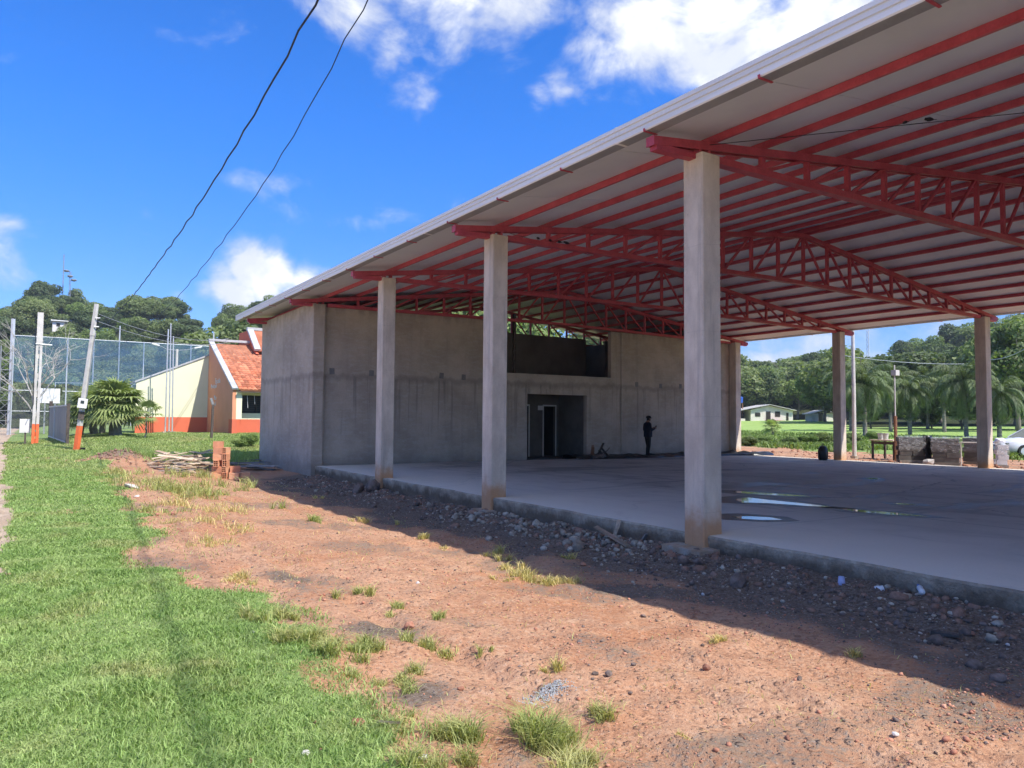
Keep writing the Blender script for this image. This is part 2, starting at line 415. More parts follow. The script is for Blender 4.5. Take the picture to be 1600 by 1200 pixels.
def make_materials():
    # ---- painted steel, roof, gutter
    mottled('red_steel', (.52, .082, .112), (.41, .055, .078), 4.0, .5, .1, 34, .28, .003, spec=.35)
    mottled('roof_sheet', (.72, .745, .79), (.655, .68, .725), .8, .5, .03, 12, .06, .003)
    m, t = new_mat('gutter'); P = pos(t)
    st = t.noise(t.scale(P, (4, .25, 9)), 1.0, 4, .6)
    c = t.mix(t.mapr(st, .4, .75), (.88, .87, .84), (.74, .725, .69))
    finish(m, t, c, .45, t.noise(P, 6, 2), .05, .01, 0.0)
    mottled('gutter_shade', (.30, .305, .315), (.38, .385, .395), 2, .5, .05, 30, .15, .003, metallic=.2)
    # ---- concrete of the columns, with red earth splashed on the foot
    m, t = new_mat('column_concrete'); P = pos(t); z = t.sep(P)[2]
    a = t.mapr(t.noise(t.scale(P, (1, 1, .45)), 3.2, 6, .65), .3, .72)
    c = t.mix(a, (.54, .46, .37), (.73, .635, .52))
    pits = t.mapr(t.n('TexVoronoi', None, Vector=P, Scale=9.0).outputs[0], .05, .10, 0, 1)
    pn = t.mapr(t.noise(P, 2.1, 3), .52, .6)
    pitm = t.math('MULTIPLY', t.math('SUBTRACT', 1.0, pits), pn)
    c = t.mix(t.math('MULTIPLY', pitm, .6), c, (.14, .13, .125))
    streak = t.mapr(t.noise(t.scale(P, (7, 7, .35)), 1.6, 5, .6), .52, .75)
    c = t.mix(t.math('MULTIPLY', streak, .45), c, (.24, .23, .22))
    jn = t.math('ABSOLUTE', t.math('SUBTRACT', t.math('FRACT', t.math('DIVIDE', t.math('ADD', z, t.math('MULTIPLY', t.noise(P, .3, 2), .6)), 1.22)), .5))
    c = t.mix(t.mapr(jn, .004, .001, 0, .22), c, (.22, .195, .165))
    splash = t.math('ADD', z, t.math('MULTIPLY', t.math('SUBTRACT', t.noise(P, 5, 5), .5), .55))
    c = t.mix(t.mapr(splash, .46, .02, 0, .85), c, (.50, .25, .11))
    fn = t.noise(P, 55, 5, .65)
    c = t.mix(.22, c, t.n('CombineColor', None, Red=fn, Green=fn, Blue=fn), 'OVERLAY')
    finish(m, t, c, .9, t.math('SUBTRACT', fn, t.math('MULTIPLY', pitm, .8)), .3, .006, 0, .2)
    # ---- rendered walls of the block of rooms
    m, t = new_mat('wall_plaster'); P = pos(t); s3 = t.sep(P); z = s3[2]
    a = t.mapr(t.noise(P, .9, 6, .62), .32, .7)
    c = t.mix(a, (.385, .325, .26), (.515, .44, .355))
    trow = t.mapr(t.noise(t.scale(P, (1.5, 1.5, 5)), 2.0, 5, .6, .6), .45, .72)
    c = t.mix(t.math('MULTIPLY', trow, .35), c, (.52, .49, .45))
    band = t.math('ADD', z, t.math('MULTIPLY', t.math('SUBTRACT', t.noise(t.scale(P, (1, 1, .3)), 2.6, 5), .5), .5))
    bm = t.math('MULTIPLY', t.mapr(band, 2.72, 2.90), t.mapr(band, 3.06, 2.94))
    c = t.mix(t.math('MULTIPLY', bm, .36), c, (.15, .135, .115))
    drip = t.mapr(t.noise(t.scale(P, (5.5, 5.5, .16)), 1.5, 5, .6), .54, .66)
    dz = t.math('MULTIPLY', t.mapr(z, 2.98, 2.80), t.mapr(z, .5, 2.0))
    c = t.mix(t.math('MULTIPLY', t.math('MULTIPLY', drip, dz), .42), c, (.13, .122, .112))
    drip2 = t.mapr(t.noise(t.scale(P, (2.6, 2.6, .1)), 1.3, 4, .6), .55, .7)
    c = t.mix(t.math('MULTIPLY', drip2, .16), c, (.16, .15, .14))
    damp = t.math('ADD', z, t.math('MULTIPLY', t.noise(P, 1.6, 4), -.7))
    c = t.mix(t.mapr(damp, .15, -.45, 0, .45), c, (.17, .14, .12))
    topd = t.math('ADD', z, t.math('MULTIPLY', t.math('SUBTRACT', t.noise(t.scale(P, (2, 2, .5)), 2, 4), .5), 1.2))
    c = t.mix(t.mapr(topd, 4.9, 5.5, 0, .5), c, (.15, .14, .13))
    fn = t.noise(P, 26, 5, .6)
    c = t.mix(.16, c, t.n('CombineColor', None, Red=fn, Green=fn, Blue=fn), 'OVERLAY')
    finish(m, t, c, .92, t.math('ADD', fn, t.noise(P, 4, 4)), .22, .012, 0, .15)
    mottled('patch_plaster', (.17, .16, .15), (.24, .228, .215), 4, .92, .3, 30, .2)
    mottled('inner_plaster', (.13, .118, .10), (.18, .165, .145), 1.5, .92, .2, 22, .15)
    # ---- trowelled floor with damp stains
    m, t = new_mat('floor_concrete'); P = pos(t); s3 = t.sep(P)
    a = t.mapr(t.noise(P, .5, 6, .62), .3, .7)
    c = t.mix(a, (.55, .495, .415), (.66, .60, .51))
    sw = t.mapr(t.noise(t.scale(P, (1.2, .45, 1)), 1.1, 6, .62, .7), .5, .68)
    c = t.mix(t.math('MULTIPLY', sw, .62), c, (.36, .32, .265))
    wet = t.mapr(t.noise(t.scale(P, (.24, .75, 1)), .9, 6, .62, .6), .535, .63)
    edge = t.mapr(s3[0], 8.6, 10.5)
    wet = t.math('MULTIPLY', wet, edge)
    c = t.mix(t.math('MULTIPLY', wet, .62), c, (.13, .11, .085))
    # saw cuts every bay and the odd crack
    cut = t.math('ABSOLUTE', t.math('SUBTRACT', t.math('FRACT', t.math('DIVIDE', t.math('ADD', s3[1], 1.05), 5.44)), .5))
    cutx = t.math('ABSOLUTE', t.math('SUBTRACT', t.math('FRACT', t.math('DIVIDE', t.math('ADD', s3[0], .5), 5.0)), .5))
    cm = t.math('MAXIMUM', t.mapr(cut, .0028, .0014), t.mapr(cutx, .003, .0016))
    c = t.mix(t.math('MULTIPLY', cm, .8), c, (.07, .065, .06))
    cr = t.n('TexVoronoi', {'feature': 'DISTANCE_TO_EDGE'}, Vector=t.vmath('ADD', P, t.n('CombineXYZ', None, X=t.noise(P, 1.4, 4), Y=t.noise(P, 1.1, 4), Z=0.0)), Scale=.17).outputs[0]
    c = t.mix(t.math('MULTIPLY', t.mapr(cr, .006, .002), .45), c, (.10, .095, .09))
    dust_light = t.mapr(t.math('ADD', s3[0], t.math('MULTIPLY', t.noise(P, 1.2, 5), 1.6)), 14.0, 9.0)
    c = t.mix(t.math('MULTIPLY', dust_light, .75), c, (.80, .73, .62))  # dusty tone raised towards the open edge, sky light put into the colour
    fn = t.noise(P, 30, 5, .6)
    c = t.mix(.15, c, t.n('CombineColor', None, Red=fn, Green=fn, Blue=fn), 'OVERLAY')
    rr = t.math('SUBTRACT', t.mapr(fn, .3, .7, .72, .88, False), t.math('MULTIPLY', wet, .38))
    finish(m, t, c, rr, fn, .12, .004, 0, .14)
    m, t = new_mat('slab_edge'); P = pos(t); z = t.sep(P)[2]
    a = t.mapr(t.noise(P, 2.4, 6, .65), .3, .7); c = t.mix(a, (.27, .22, .165), (.50, .425, .33))
    soil = t.math('ADD', z, t.math('MULTIPLY', t.math('SUBTRACT', t.noise(t.scale(P, (1, 1, .6)), 2.2, 6, .65), .5), .42))
    c = t.mix(t.mapr(soil, -.03, -.20, 0, .85), c, (.12, .085, .06))
    fn = t.noise(P, 22, 6, .65); c = t.mix(.35, c, t.n('CombineColor', None, Red=fn, Green=fn, Blue=fn), 'OVERLAY')
    finish(m, t, c, .95, t.math('ADD', fn, a), .8, .03, 0, .1)
    mottled('footing', (.36, .24, .15), (.42, .38, .33), 4, .95, .4, 30, .3, .02, spec=.15)
    m, t = new_mat('damp_concrete'); P = pos(t); n = t.noise(P, 3, 5); finish(m, t, t.mix(n, (.13, .11, .085), (.20, .17, .13)), .42, t.noise(P, 30, 4), .1, .004, 0, .3)
    # ---- water
    m, t = new_mat('water'); finish(m, t, (.05, .05, .05), .03, t.noise(pos(t), 4, 2), .02, .01, 0, .9)
    # ---- ground: lawn, red earth, crushed stone and dusty street mixed by where they lie
    m, t = new_mat('ground'); P = pos(t)
    at = t.n('Attribute'); at.attribute_name = 'cover'
    rgb = t.n('SeparateColor', None, Color=at.outputs['Color']).outputs
    n1 = t.noise(P, .55, 6, .6); n2 = t.noise(P, 3.2, 6, .62); n3 = t.noise(P, 26, 6, .65); n4 = t.noise(P, 110, 4, .6)
    earth = t.mix(t.mapr(n1, .32, .68), (.44, .212, .115), (.51, .29, .178))
    earth = t.mix(t.mapr(n2, .42, .72, 0, .55), earth, (.54, .355, .235))
    earth = t.mix(t.mapr(t.noise(P, 1.3, 5, .6), .60, .74, 0, .6), earth, (.26, .10, .055))
    earth = t.mix(t.mapr(n3, .50, .70, 0, .6), earth, (.58, .40, .285))
    earth = t.mix(t.mapr(n3, .50, .34, 0, .55), earth, (.22, .115, .075))
    vo = t.n('TexVoronoi', None, Vector=P, Scale=34.0)
    peb = t.mapr(vo.outputs[0], .34, .20)
    vcol = t.n('SeparateColor', None, Color=vo.outputs[1]).outputs
    pebm = t.math('MULTIPLY', peb, t.mapr(vcol[0], .35, .6))
    earth = t.mix(t.math('MULTIPLY', pebm, .55), earth, t.mix(vcol[1], (.21, .10, .065), (.54, .40, .32)))
    vb = t.n('TexVoronoi', None, Vector=t.vmath('ADD', P, t.n('CombineXYZ', None, X=t.math('MULTIPLY', n3, .05), Y=t.math('MULTIPLY', n2, .05), Z=0.0)), Scale=13.0)
    vbc = t.n('SeparateColor', None, Color=vb.outputs[1]).outputs
    clod = t.math('MULTIPLY', t.mapr(vb.outputs[0], .42, .24), t.math('MULTIPLY', t.mapr(vbc[0], .55, .7), t.mapr(n1, .38, .56)))
    earth = t.mix(t.math('MULTIPLY', clod, .5), earth, t.mix(vbc[1], (.25, .12, .07), (.52, .34, .23)))
    grav = t.mix(t.mapr(n3, .35, .65), (.13, .095, .07), (.26, .20, .155))
    grav = t.mix(t.math('MULTIPLY', peb, .65), grav, t.mix(vcol[2], (.15, .12, .10), (.44, .39, .35)))
    c = t.mix(t.mapr(t.math('ADD', t.math('ADD', rgb[2], t.math('MULTIPLY', t.math('SUBTRACT', n2, .5), .6)), t.math('MULTIPLY', t.math('SUBTRACT', n3, .5), 1.3)), .34, .78), earth, grav)
    street = t.mix(t.mapr(n2, .35, .7), (.42, .31, .22), (.55, .43, .32))
    c = t.mix(t.mapr(t.math('ADD', rgb[1], t.math('MULTIPLY', t.math('SUBTRACT', n2, .5), .6)), .4, .6), c, street)
    turf = t.mix(t.mapr(n2, .35, .65), (.17, .25, .075), (.26, .335, .12))
    turf = t.mix(t.mapr(n1, .5, .74, 0, .6), turf, (.21, .22, .075))
    turf = t.mix(t.mapr(n3, .5, .72, 0, .55), turf, (.055, .105, .022))
    turf = t.mix(t.mapr(t.sep(P)[0], 37, 46), turf, t.mix(t.mapr(n1, .35, .7), (.26, .40, .10), (.36, .46, .16)))
    lm = t.mapr(t.math('ADD', rgb[0], t.math('MULTIPLY', t.math('SUBTRACT', n3, .5), .7)), .38, .62)
    c = t.mix(lm, c, turf)
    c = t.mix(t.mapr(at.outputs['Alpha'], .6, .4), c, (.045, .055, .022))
    hgt = t.math('ADD', t.math('ADD', t.math('MULTIPLY', n3, .8), t.math('MULTIPLY', n4, .25)), t.math('ADD', t.math('MULTIPLY', pebm, .5), t.math('MULTIPLY', clod, .7)))
    finish(m, t, c, .95, hgt, .95, .03, 0, .1)
    # ---- loose stones
    mottled('stone_grey', (.25, .205, .155), (.44, .375, .295), 9, .95, .4, 60, .35, .006, per_object=.5)
    mottled('spill_stone', (.26, .26, .26), (.42, .42, .415), 30, .9, .3, 60, .3, .006)
    mottled('stone_red', (.30, .125, .075), (.46, .24, .16), 9, .95, .4, 60, .35, .006, per_object=.5)
    mottled('stone_dark', (.10, .072, .058), (.24, .18, .15), 9, .95, .4, 60, .35, .006)
    mottled('stone_pale', (.52, .49, .45), (.66, .63, .59), 9, .92, .4, 60, .3, .006)
    mottled('clay_brick', (.62, .285, .155), (.70, .36, .21), 6, .9, .3, 50, .22, .004, per_object=.35)
    mottled('old_wood', (.42, .31, .21), (.60, .475, .345), 3.5, .85, .4, 24, .4, .006, per_object=.55, stretch=(1, 1, 3))
    mottled('grey_wood', (.22, .20, .18), (.33, .31, .285), 3.5, .88, .4, 24, .4, .006, per_object=.4)
    mottled('earth_clod', (.20, .115, .08), (.33, .20, .145), 5, .95, .5, 40, .35, .01)
    mottled('dark_stick', (.07, .055, .045), (.12, .095, .08), 8, .9, .3, 40, .3)
    mottled('block_grey', (.115, .11, .105), (.165, .16, .15), 3, .95, .4, 60, .35, .005, per_object=.45)
    mottled('black_plastic', (.010, .011, .012), (.018, .019, .02), 4, .32, .3, 14, .2, .02, spec=.5)
    mottled('white_plastic', (.76, .77, .80), (.70, .71, .74), 4, .4, .05, 30, .08)
    mottled('blue_cup', (.36, .40, .62), (.42, .46, .68), 4, .4, .05, 30, .08)
    mottled('blue_plastic', (.03, .10, .42), (.04, .13, .5), 4, .4, .05, 30, .08)
    mottled('orange_paint', (.72, .135, .04), (.80, .175, .06), 3, .7, .1, 40, .15)
    mottled('pole_concrete', (.50, .475, .43), (.62, .595, .545), 2.5, .9, .25, 40, .25, .006)
    mottled('grey_steel', (.26, .27, .275), (.34, .35, .355), 2.5, .5, .08, 40, .15, .003, metallic=.3)
    mottled('gate_steel', (.20, .205, .21), (.28, .285, .295), 1.6, .55, .08, 40, .15, .003, metallic=.2, stretch=(3, 3, .4))
    mottled('galvanised', (.52, .54, .56), (.62, .64, .66), 3, .45, .05, 40, .1, .003, metallic=.35)
    mottled('white_paint', (.76, .75, .72), (.70, .69, .655), 2, .7, .08, 30, .1)
    mottled('house_white', (.78, .73, .68), (.68, .63, .58), 1.2, .85, .1, 20, .14)
    mottled('house_yellow', (.80, .775, .55), (.76, .735, .51), .8, .85, .08, 20, .06)
    mottled('house_red', (.70, .165, .085), (.66, .15, .08), .9, .85, .08, 20, .07)
    mottled('house_orange', (.74, .325, .18), (.68, .29, .155), .9, .85, .1, 20, .08)
    mottled('trim_grey', (.50, .50, .50), (.40, .40, .40), 1.5, .7, .08, 30, .1)
    mottled('roof_tile', (.45, .14, .065), (.56, .215, .115), .9, .85, .3, 26, .25, .01, per_object=.5)
    mottled('tile_old', (.30, .12, .07), (.45, .19, .11), 1.2, .9, .3, 26, .3, .01)
    mottled('fibre_cement', (.42, .40, .375), (.54, .52, .49), 1.0, .9, .2, 20, .2)
    mottled('rust', (.22, .10, .055), (.34, .17, .09), 6, .85, .3, 40, .3)
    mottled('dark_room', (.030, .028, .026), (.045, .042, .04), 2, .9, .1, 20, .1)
    mottled('trunk', (.155, .125, .10), (.255, .215, .175), 6, .95, .6, 30, .35, .02, stretch=(1, 1, .3))
    mottled('palm_trunk', (.165, .145, .12), (.27, .245, .21), 3, .95, .6, 20, .35, .03, stretch=(.6, .6, 3))
    mottled('bare_bark', (.34, .315, .275), (.46, .43, .385), 6, .95, .4, 30, .3, .01)
    mottled('wire_black', (.012, .014, .02), (.02, .022, .03), 6, .5, .1, 30, .1)
    mottled('wire_grey', (.30, .31, .33), (.40, .41, .42), 6, .5, .1, 30, .1)
    mottled('car_white', (.72, .73, .745), (.70, .71, .725), 1, .22, .0, 30, .02, spec=.6)
    mottled('tyre', (.018, .018, .018), (.03, .03, .03), 6, .85, .2, 40, .2)
    mottled('cloth_dark', (.012, .014, .022), (.020, .023, .034), 9, .9, .2, 60, .2)
    mottled('cloth_black', (.010, .010, .011), (.016, .016, .017), 9, .9, .2, 60, .2)
    mottled('skin', (.25, .14, .09), (.30, .17, .115), 9, .6, .1, 60, .1)
    mottled('bird_feather', (.014, .014, .018), (.03, .03, .036), 20, .7, .1, 60, .1)
    m, t = new_mat('glass_dark'); finish(m, t, (.02, .03, .032), .06, None, spec=.8)
    m, t = new_mat('car_glass'); finish(m, t, (.03, .05, .045), .04, None, spec=.9)
    # thin polythene pulled over the blocks
    m, t = new_mat('stretch_film'); P = pos(t)
    cr = t.noise(t.scale(P, (1, 1, 3)), 5, 5, .6, 1.2)
    p = t.n('BsdfPrincipled'); t.put(p, 'Base Color', (.62, .63, .65)); t.put(p, 'Roughness', .22); t.put(p, 'Specular IOR Level', .7)
    b = t.n('Bump'); t.put(b, 'Height', cr); t.put(b, 'Strength', .9); t.put(b, 'Distance', .05); t.t.links.new(b.outputs[0], p.inputs['Normal'])
    tr = t.n('BsdfTransparent'); mx = t.n('MixShader'); t.put(mx, 'i0', t.mapr(cr, .42, .68, .10, .55))
    t.t.links.new(tr.outputs[0], mx.inputs[1]); t.t.links.new(p.outputs[0], mx.inputs[2])
    o = t.n('OutputMaterial'); t.t.links.new(mx.outputs[0], o.inputs[0])
    # woven nets: most of the light passes between the threads
    def net(name, colr, cover):
        m, t = new_mat(name); P = pos(t)
        n = t.noise(t.scale(P, (.35, .35, 1.2)), 1.2, 4, .6)
        d = t.n('BsdfDiffuse'); t.put(d, 'Color', colr); tl = t.n('BsdfTranslucent'); t.put(tl, 'Color', colr)
        ms = t.n('MixShader'); t.put(ms, 'i0', .5); t.t.links.new(d.outputs[0], ms.inputs[1]); t.t.links.new(tl.outputs[0], ms.inputs[2])
        tr = t.n('BsdfTransparent'); mx = t.n('MixShader'); t.put(mx, 'i0', t.mapr(n, .3, .7, cover * .7, cover * 1.25, False))
        t.t.links.new(tr.outputs[0], mx.inputs[1]); t.t.links.new(ms.outputs[0], mx.inputs[2])
        o = t.n('OutputMaterial'); t.t.links.new(mx.outputs[0], o.inputs[0])
    net('net_blue', (.16, .32, .50), .36)
    net('net_grey', (.50, .53, .52), .16)
    # ---- foliage
    def leaf(name, c1, c2, c3, var=.5, tl=.32, scale=.5, dry=0):
        m, t = new_mat(name); P = pos(t)
        r = t.n('ObjectInfo').outputs['Random']
        n = t.noise(P, scale, 3, .6)
        fc = t.n('Attribute'); fc.attribute_name = 'leafrnd'
        c = t.mix(t.mapr(n, .35, .65), c1, c2)
        c = t.mix(t.math('MULTIPLY', r, var), c, c3)
        if dry: c = t.mix(t.mapr(t.noise(P, dry, 5, .6), .50, .72, 0, .75), c, (.46, .42, .20))
        v = t.mapr(fc.outputs['Fac'], 0, 1, .62, 1.4, False)
        c = t.vmath('MULTIPLY', c, t.n('CombineXYZ', None, X=v, Y=v, Z=v))
        d = t.n('BsdfPrincipled'); t.put(d, 'Base Color', c); t.put(d, 'Roughness', .55); t.put(d, 'Specular IOR Level', .3)
        tr = t.n('BsdfTranslucent'); t.put(tr, 'Color', t.mix(1.0, c, (1.15, 1.25, .5), 'MULTIPLY'))
        mx = t.n('MixShader'); t.put(mx, 'i0', tl); t.t.links.new(d.outputs[0], mx.inputs[1]); t.t.links.new(tr.outputs[0], mx.inputs[2])
        o = t.n('OutputMaterial'); t.t.links.new(mx.outputs[0], o.inputs[0])
    leaf('leaf_wood', (.135, .185, .075), (.18, .235, .09), (.235, .265, .11), .6, .42)
    leaf('leaf_bright', (.14, .215, .055), (.19, .265, .075), (.23, .27, .09))
    leaf('leaf_dark', (.092, .135, .062), (.12, .165, .075), (.16, .195, .09), .6, .42)
    leaf('leaf_palm', (.13, .175, .085), (.18, .22, .105), (.20, .235, .11))
    leaf('leaf_fan', (.24, .31, .10), (.32, .38, .14), (.25, .28, .1))
    leaf('grass_blade', (.27, .385, .12), (.36, .46, .17), (.19, .28, .08), 0, .38, 1.6, 1.1)
    leaf('grass_far', (.31, .39, .13), (.38, .43, .17), (.2, .28, .08), 0, .38, .5, .35)
    leaf('grass_dry', (.66, .54, .26), (.54, .47, .2), (.4, .36, .16), 0, .38, 2.0)
    leaf('grass_weed', (.36, .40, .14), (.48, .46, .2), (.26, .28, .1), 0, .38, 2.0)
make_materials()
M = MATS

# ------------------------------------------------------------------ ground
def axis_coords(segs):
    out = []
    for (a, b, st) in segs:
        n = max(1, int(round((b - a) / st))); out.extend(np.linspace(a, b, n, endpoint=False))
    out.append(segs[-1][1]); return np.array(out)
def build_ground():
    xs = axis_coords([(-900, -300, 100), (-300, -60, 16), (-60, -6, 4), (-6, -1, .35), (-1, 7.8, .062), (7.8, 9, .3), (9, 27, 3), (27, 40, .3), (40, 130, 3), (130, 330, 10), (330, 900, 80)])
    ys = axis_coords([(-700, -100, 80), (-100, -10, 10), (-10, 1.4, .5), (1.4, 12, .062), (12, 24, .10), (24, 50, .35), (50, 110, 3), (110, 330, 10), (330, 1000, 80)])
    X, Y = np.meshgrid(xs, ys); Z = g(X, Y)
    nx, ny = len(xs), len(ys)
    v = np.stack([X.ravel(), Y.ravel(), Z.ravel()], 1)
    i = np.arange(nx * ny).reshape(ny, nx)
    f = np.stack([i[:-1, :-1].ravel(), i[:-1, 1:].ravel(), i[1:, 1:].ravel(), i[1:, :-1].ravel()], 1)
    me = np_mesh('ground', v, f, M['ground'], smooth=True)
    col = np.stack([lawn_mask(X, Y).ravel(), street_mask(X, Y).ravel(), gravel_mask(X, Y).ravel(), 1 - wood_mask(X, Y).ravel()], 1)
    a = me.attributes.new('cover', 'FLOAT_COLOR', 'POINT'); a.data.foreach_set('color', col.astype(np.float32).ravel())
    o = add_obj('ground', me); set_props(o, kind='structure', label='ground of red earth, crushed stone and lawn')
build_ground()

# ------------------------------------------------------------------ the open pavilion
RX = 17.6                         # ridge line
PANEL = 1.075
CXN, CXF = (7.53, 7.89), (27.31, 27.67)
ROWS = [-14.67, -9.23, -3.79, 1.65, 7.09, 12.53, 17.97, 23.38, 28.9]  # first two rows added out of view so the interior stays darker
SLOPE = 0.130
def chord_z(x): return 5.215 + SLOPE * ((x - 6.75) if x <= RX else (2 * RX - x - 6.75))
def bottom_z(x): return 5.19 + .125 * (1 - abs(x - RX) / 9.8)
pav = thing('pavilion', 'long open pavilion with red steel roof trusses on bare concrete columns', 'building', (RX, 10.0, 0.0))
def chamfer_rect(x0, x1, y0, y1, c=.018):
    return [(x0 + c, y0), (x1 - c, y0), (x1, y0 + c), (x1, y1 - c), (x1 - c, y1), (x0 + c, y1), (x0, y1 - c), (x0, y0 + c)]
def build_pavilion():
    # floor slab, its front edge cast unevenly
    mb = MB()
    ys = np.arange(-15.2, 23.46, .22); n = len(ys)
    ex = 7.60 + (fbm(ys * .8, ys * 0, 4, 5) - .5) * .07 + (fbm(ys * 5, ys * 0 + 3, 2, 8) - .5) * .03
    zt = (fbm(ys * 1.5, ys * 0 + 9, 3, 4) - .5) * .02
    v = []; f = []; mi = []
    for k in range(n):
        v += [(27.75, ys[k], 0), (8.2, ys[k], 0), (ex[k] + .025, ys[k], zt[k]), (ex[k], ys[k], zt[k] - .025), (ex[k] + .012, ys[k], -.13 + zt[k]), (ex[k] - .02 + .03 * math.sin(k * 1.7), ys[k], -.6)]
    for k in range(n - 1):
        for j in range(5):
            a = k * 6 + j; f.append((a, a + 1, a + 7, a + 6)); mi.append(0 if j < 2 else 1)
    me_v = np.array(v)
    mb.v = [tuple(p) for p in me_v]; mb.f = [tuple(reversed(q)) for q in f]; mb.m = mi; mb.n = len(v)
    mb.add([(27.75, -15.2, 0), (27.75, 23.46, 0), (27.75, 23.46, -.6), (27.75, -15.2, -.6)], [(0, 1, 2, 3)], 1)
    mb.add([(27.75, -15.2, 0), (27.75, -15.2, -.6), (7.6, -15.2, -.6), (7.6, -15.2, 0)], [(0, 1, 2, 3)], 1)
    mb.build('floor_slab', [M['floor_concrete'], M['slab_edge']], pav)
    # columns
    for i, y in enumerate(ROWS[:7]):
        for side, (x0, x1) in enumerate((CXN, CXF)):
            m = MB().prism(chamfer_rect(x0, x1, y - .18, y + .18), 'z', -.7, chord_z(7.9) - .16 if False else 5.19)
            m.build('column', M['column_concrete'], pav)
    for y in (23.38,):
        MB().prism(chamfer_rect(7.45, 7.84, y - .18, y + .2), 'z', -.7, 5.19).build('column', M['wall_plaster'], pav)
        MB().prism(chamfer_rect(27.31, 27.67, y - .3, y + .1), 'z', -.7, 5.19).build('column', M['column_concrete'], pav)
    # cast footings that show at the near columns
    fo = MB()
    fo.prism([(7.24, 6.72), (7.66, 6.70), (7.70, 7.42), (7.28, 7.44)], 'z', -.75, -.155)
    fo.build('footing', M['footing'], pav)
    fo = MB(); fo.prism([(7.34, 12.22), (7.64, 12.2), (7.66, 12.8), (7.36, 12.82)], 'z', -.75, -.24); fo.build('footing', M['footing'], pav)
    # trusses
    nodes = [RX + i * PANEL for i in range(-9, 10)]
    for y in ROWS:
        ch = MB()
        x0, x1 = 6.75, 2 * RX - 6.75
        for side in (-1, 1):                        # double channels either side of the web
            yy = y + side * .056
            ch.bar((x0, yy, chord_z(x0)), (RX, yy, chord_z(RX)), .034, .115)
            ch.bar((RX, yy, chord_z(RX)), (x1, yy, chord_z(x1)), .034, .115)
        ch.bar((x0, y, chord_z(x0) + .05), (RX, y, chord_z(RX) + .05), .078, .012)
        ch.bar((RX, y, chord_z(RX) + .05), (x1, y, chord_z(x1) + .05), .078, .012)
        ch.obox((x0 - .004, y, chord_z(x0)), (.012, .15, .13)); ch.obox((x1 + .004, y, chord_z(x1)), (.012, .15, .13))
        tr = ch.build('truss', M['red_steel'], pav)
        b = MB()
        b.bar((7.95, y, bottom_z(7.95) + .0), (RX, y, bottom_z(RX)), .145, .10)
        b.bar((RX, y, bottom_z(RX)), (2 * RX - 7.95, y, bottom_z(7.95)), .145, .10)
        b.build('bottom_chord', M['red_steel'], tr)
        k = MB()                                    # raking strut from the column head out to the eave
        k.bar((6.80, y, chord_z(6.8) - .075), (7.72, y, 5.17), .13, .085); k.build('eave_strut', M['red_steel'], tr)
        k = MB(); k.bar((2 * RX - 6.80, y, chord_z(6.8) - .075), (2 * RX - 7.72, y, 5.17), .13, .085); k.build('eave_strut', M['red_steel'], tr)
        for x in (7.62, 7.80):
            for xx in (x, 2 * RX - x):
                MB().bar((xx, y, 5.185), (xx, y, chord_z(xx) - .03), .05, .13, (0, 1, 0)).build('bearing_stub', M['red_steel'], tr)
        for i, x in enumerate(nodes[1:-1]):
            MB().bar((x, y, bottom_z(x) + .04), (x, y, chord_z(x)), .074, .076, (0, 1, 0)).build('vertical', M['red_steel'], tr)
        for i in range(1, 9):
            for s in (-1, 1):
                xa = RX + s * PANEL * (i - 1); xb = RX + s * PANEL * i
                MB().bar((xa + s * .05, y, chord_z(xa) - .04), (xb - s * .06, y, bottom_z(xb) + .05), .05, .055, (0, 1, 0)).build('diagonal', M['red_steel'], tr)
    # purlins (lipped channels lying on the chords) and the roof sheets
    y0, y1 = -15.65, 30.3  # roof carried on out of view to darken the interior
    for i in list(range(-9, 0)) + list(range(0, 10)):
        for x in ([RX - .16, RX + .16] if i == 0 else [RX + i * PANEL]):
            z = chord_z(x) + .058
            sl = SLOPE if x < RX else -SLOPE
            p = MB()
            def pt(u, w): return (x + u * 1.0 - w * sl, z + w + u * sl)
            prof = [pt(-.030, 0), pt(.030, 0), pt(.030, .10), pt(-.030, .10)]
            p.prism(prof, 'y', y0 + .12, y1 - .12); p.build('purlin', M['red_steel'], pav)
    for s in (-1, 1):
        n = 35; W = (y1 - y0) / n
        xa, xb = RX, RX + s * (RX - 6.66)
        za, zb = chord_z(RX) + .162, chord_z(6.66) + .162
        for k in range(n):                          # one ribbed sheet per metre, each lapping the last
            yy = y0 + k * W; dz = .004 * (k % 2) + random.uniform(0, .0015)
            prof = [(yy, .035), (yy + .40 * W, .035), (yy + .43 * W, .075), (yy + .52 * W, .075), (yy + .55 * W, .035), (yy + W - .006, .035)]
            v = []; f = []
            for (q, h) in prof: v += [(xa, q, za + h + dz), (xb, q, zb + h + dz)]
            for q in range(len(prof) - 1): f.append((2 * q, 2 * q + 1, 2 * q + 3, 2 * q + 2))
            o = len(v); ye = yy + W - .006
            v += [(xa, yy, za + dz), (xb, yy, zb + dz), (xb, ye, zb + dz), (xa, ye, za + dz)]
            f += [(o, o + 1, o + 2, o + 3), (o, 0, 1, o + 1), (o + 3, o + 2, o - 1, o - 2), (o + 1, 1, o - 1, o + 2)]
            MB().add(v, f).build('roof_sheet', M['roof_sheet'], pav)
        cv = MB(); cv.add([(xa, y0, za + .085), (xb, y0, zb + .085), (xb, y1, zb + .085), (xa, y1, za + .085)], [(0, 1, 2, 3)]); cv.build('roof_liner', M['roof_sheet'], pav)
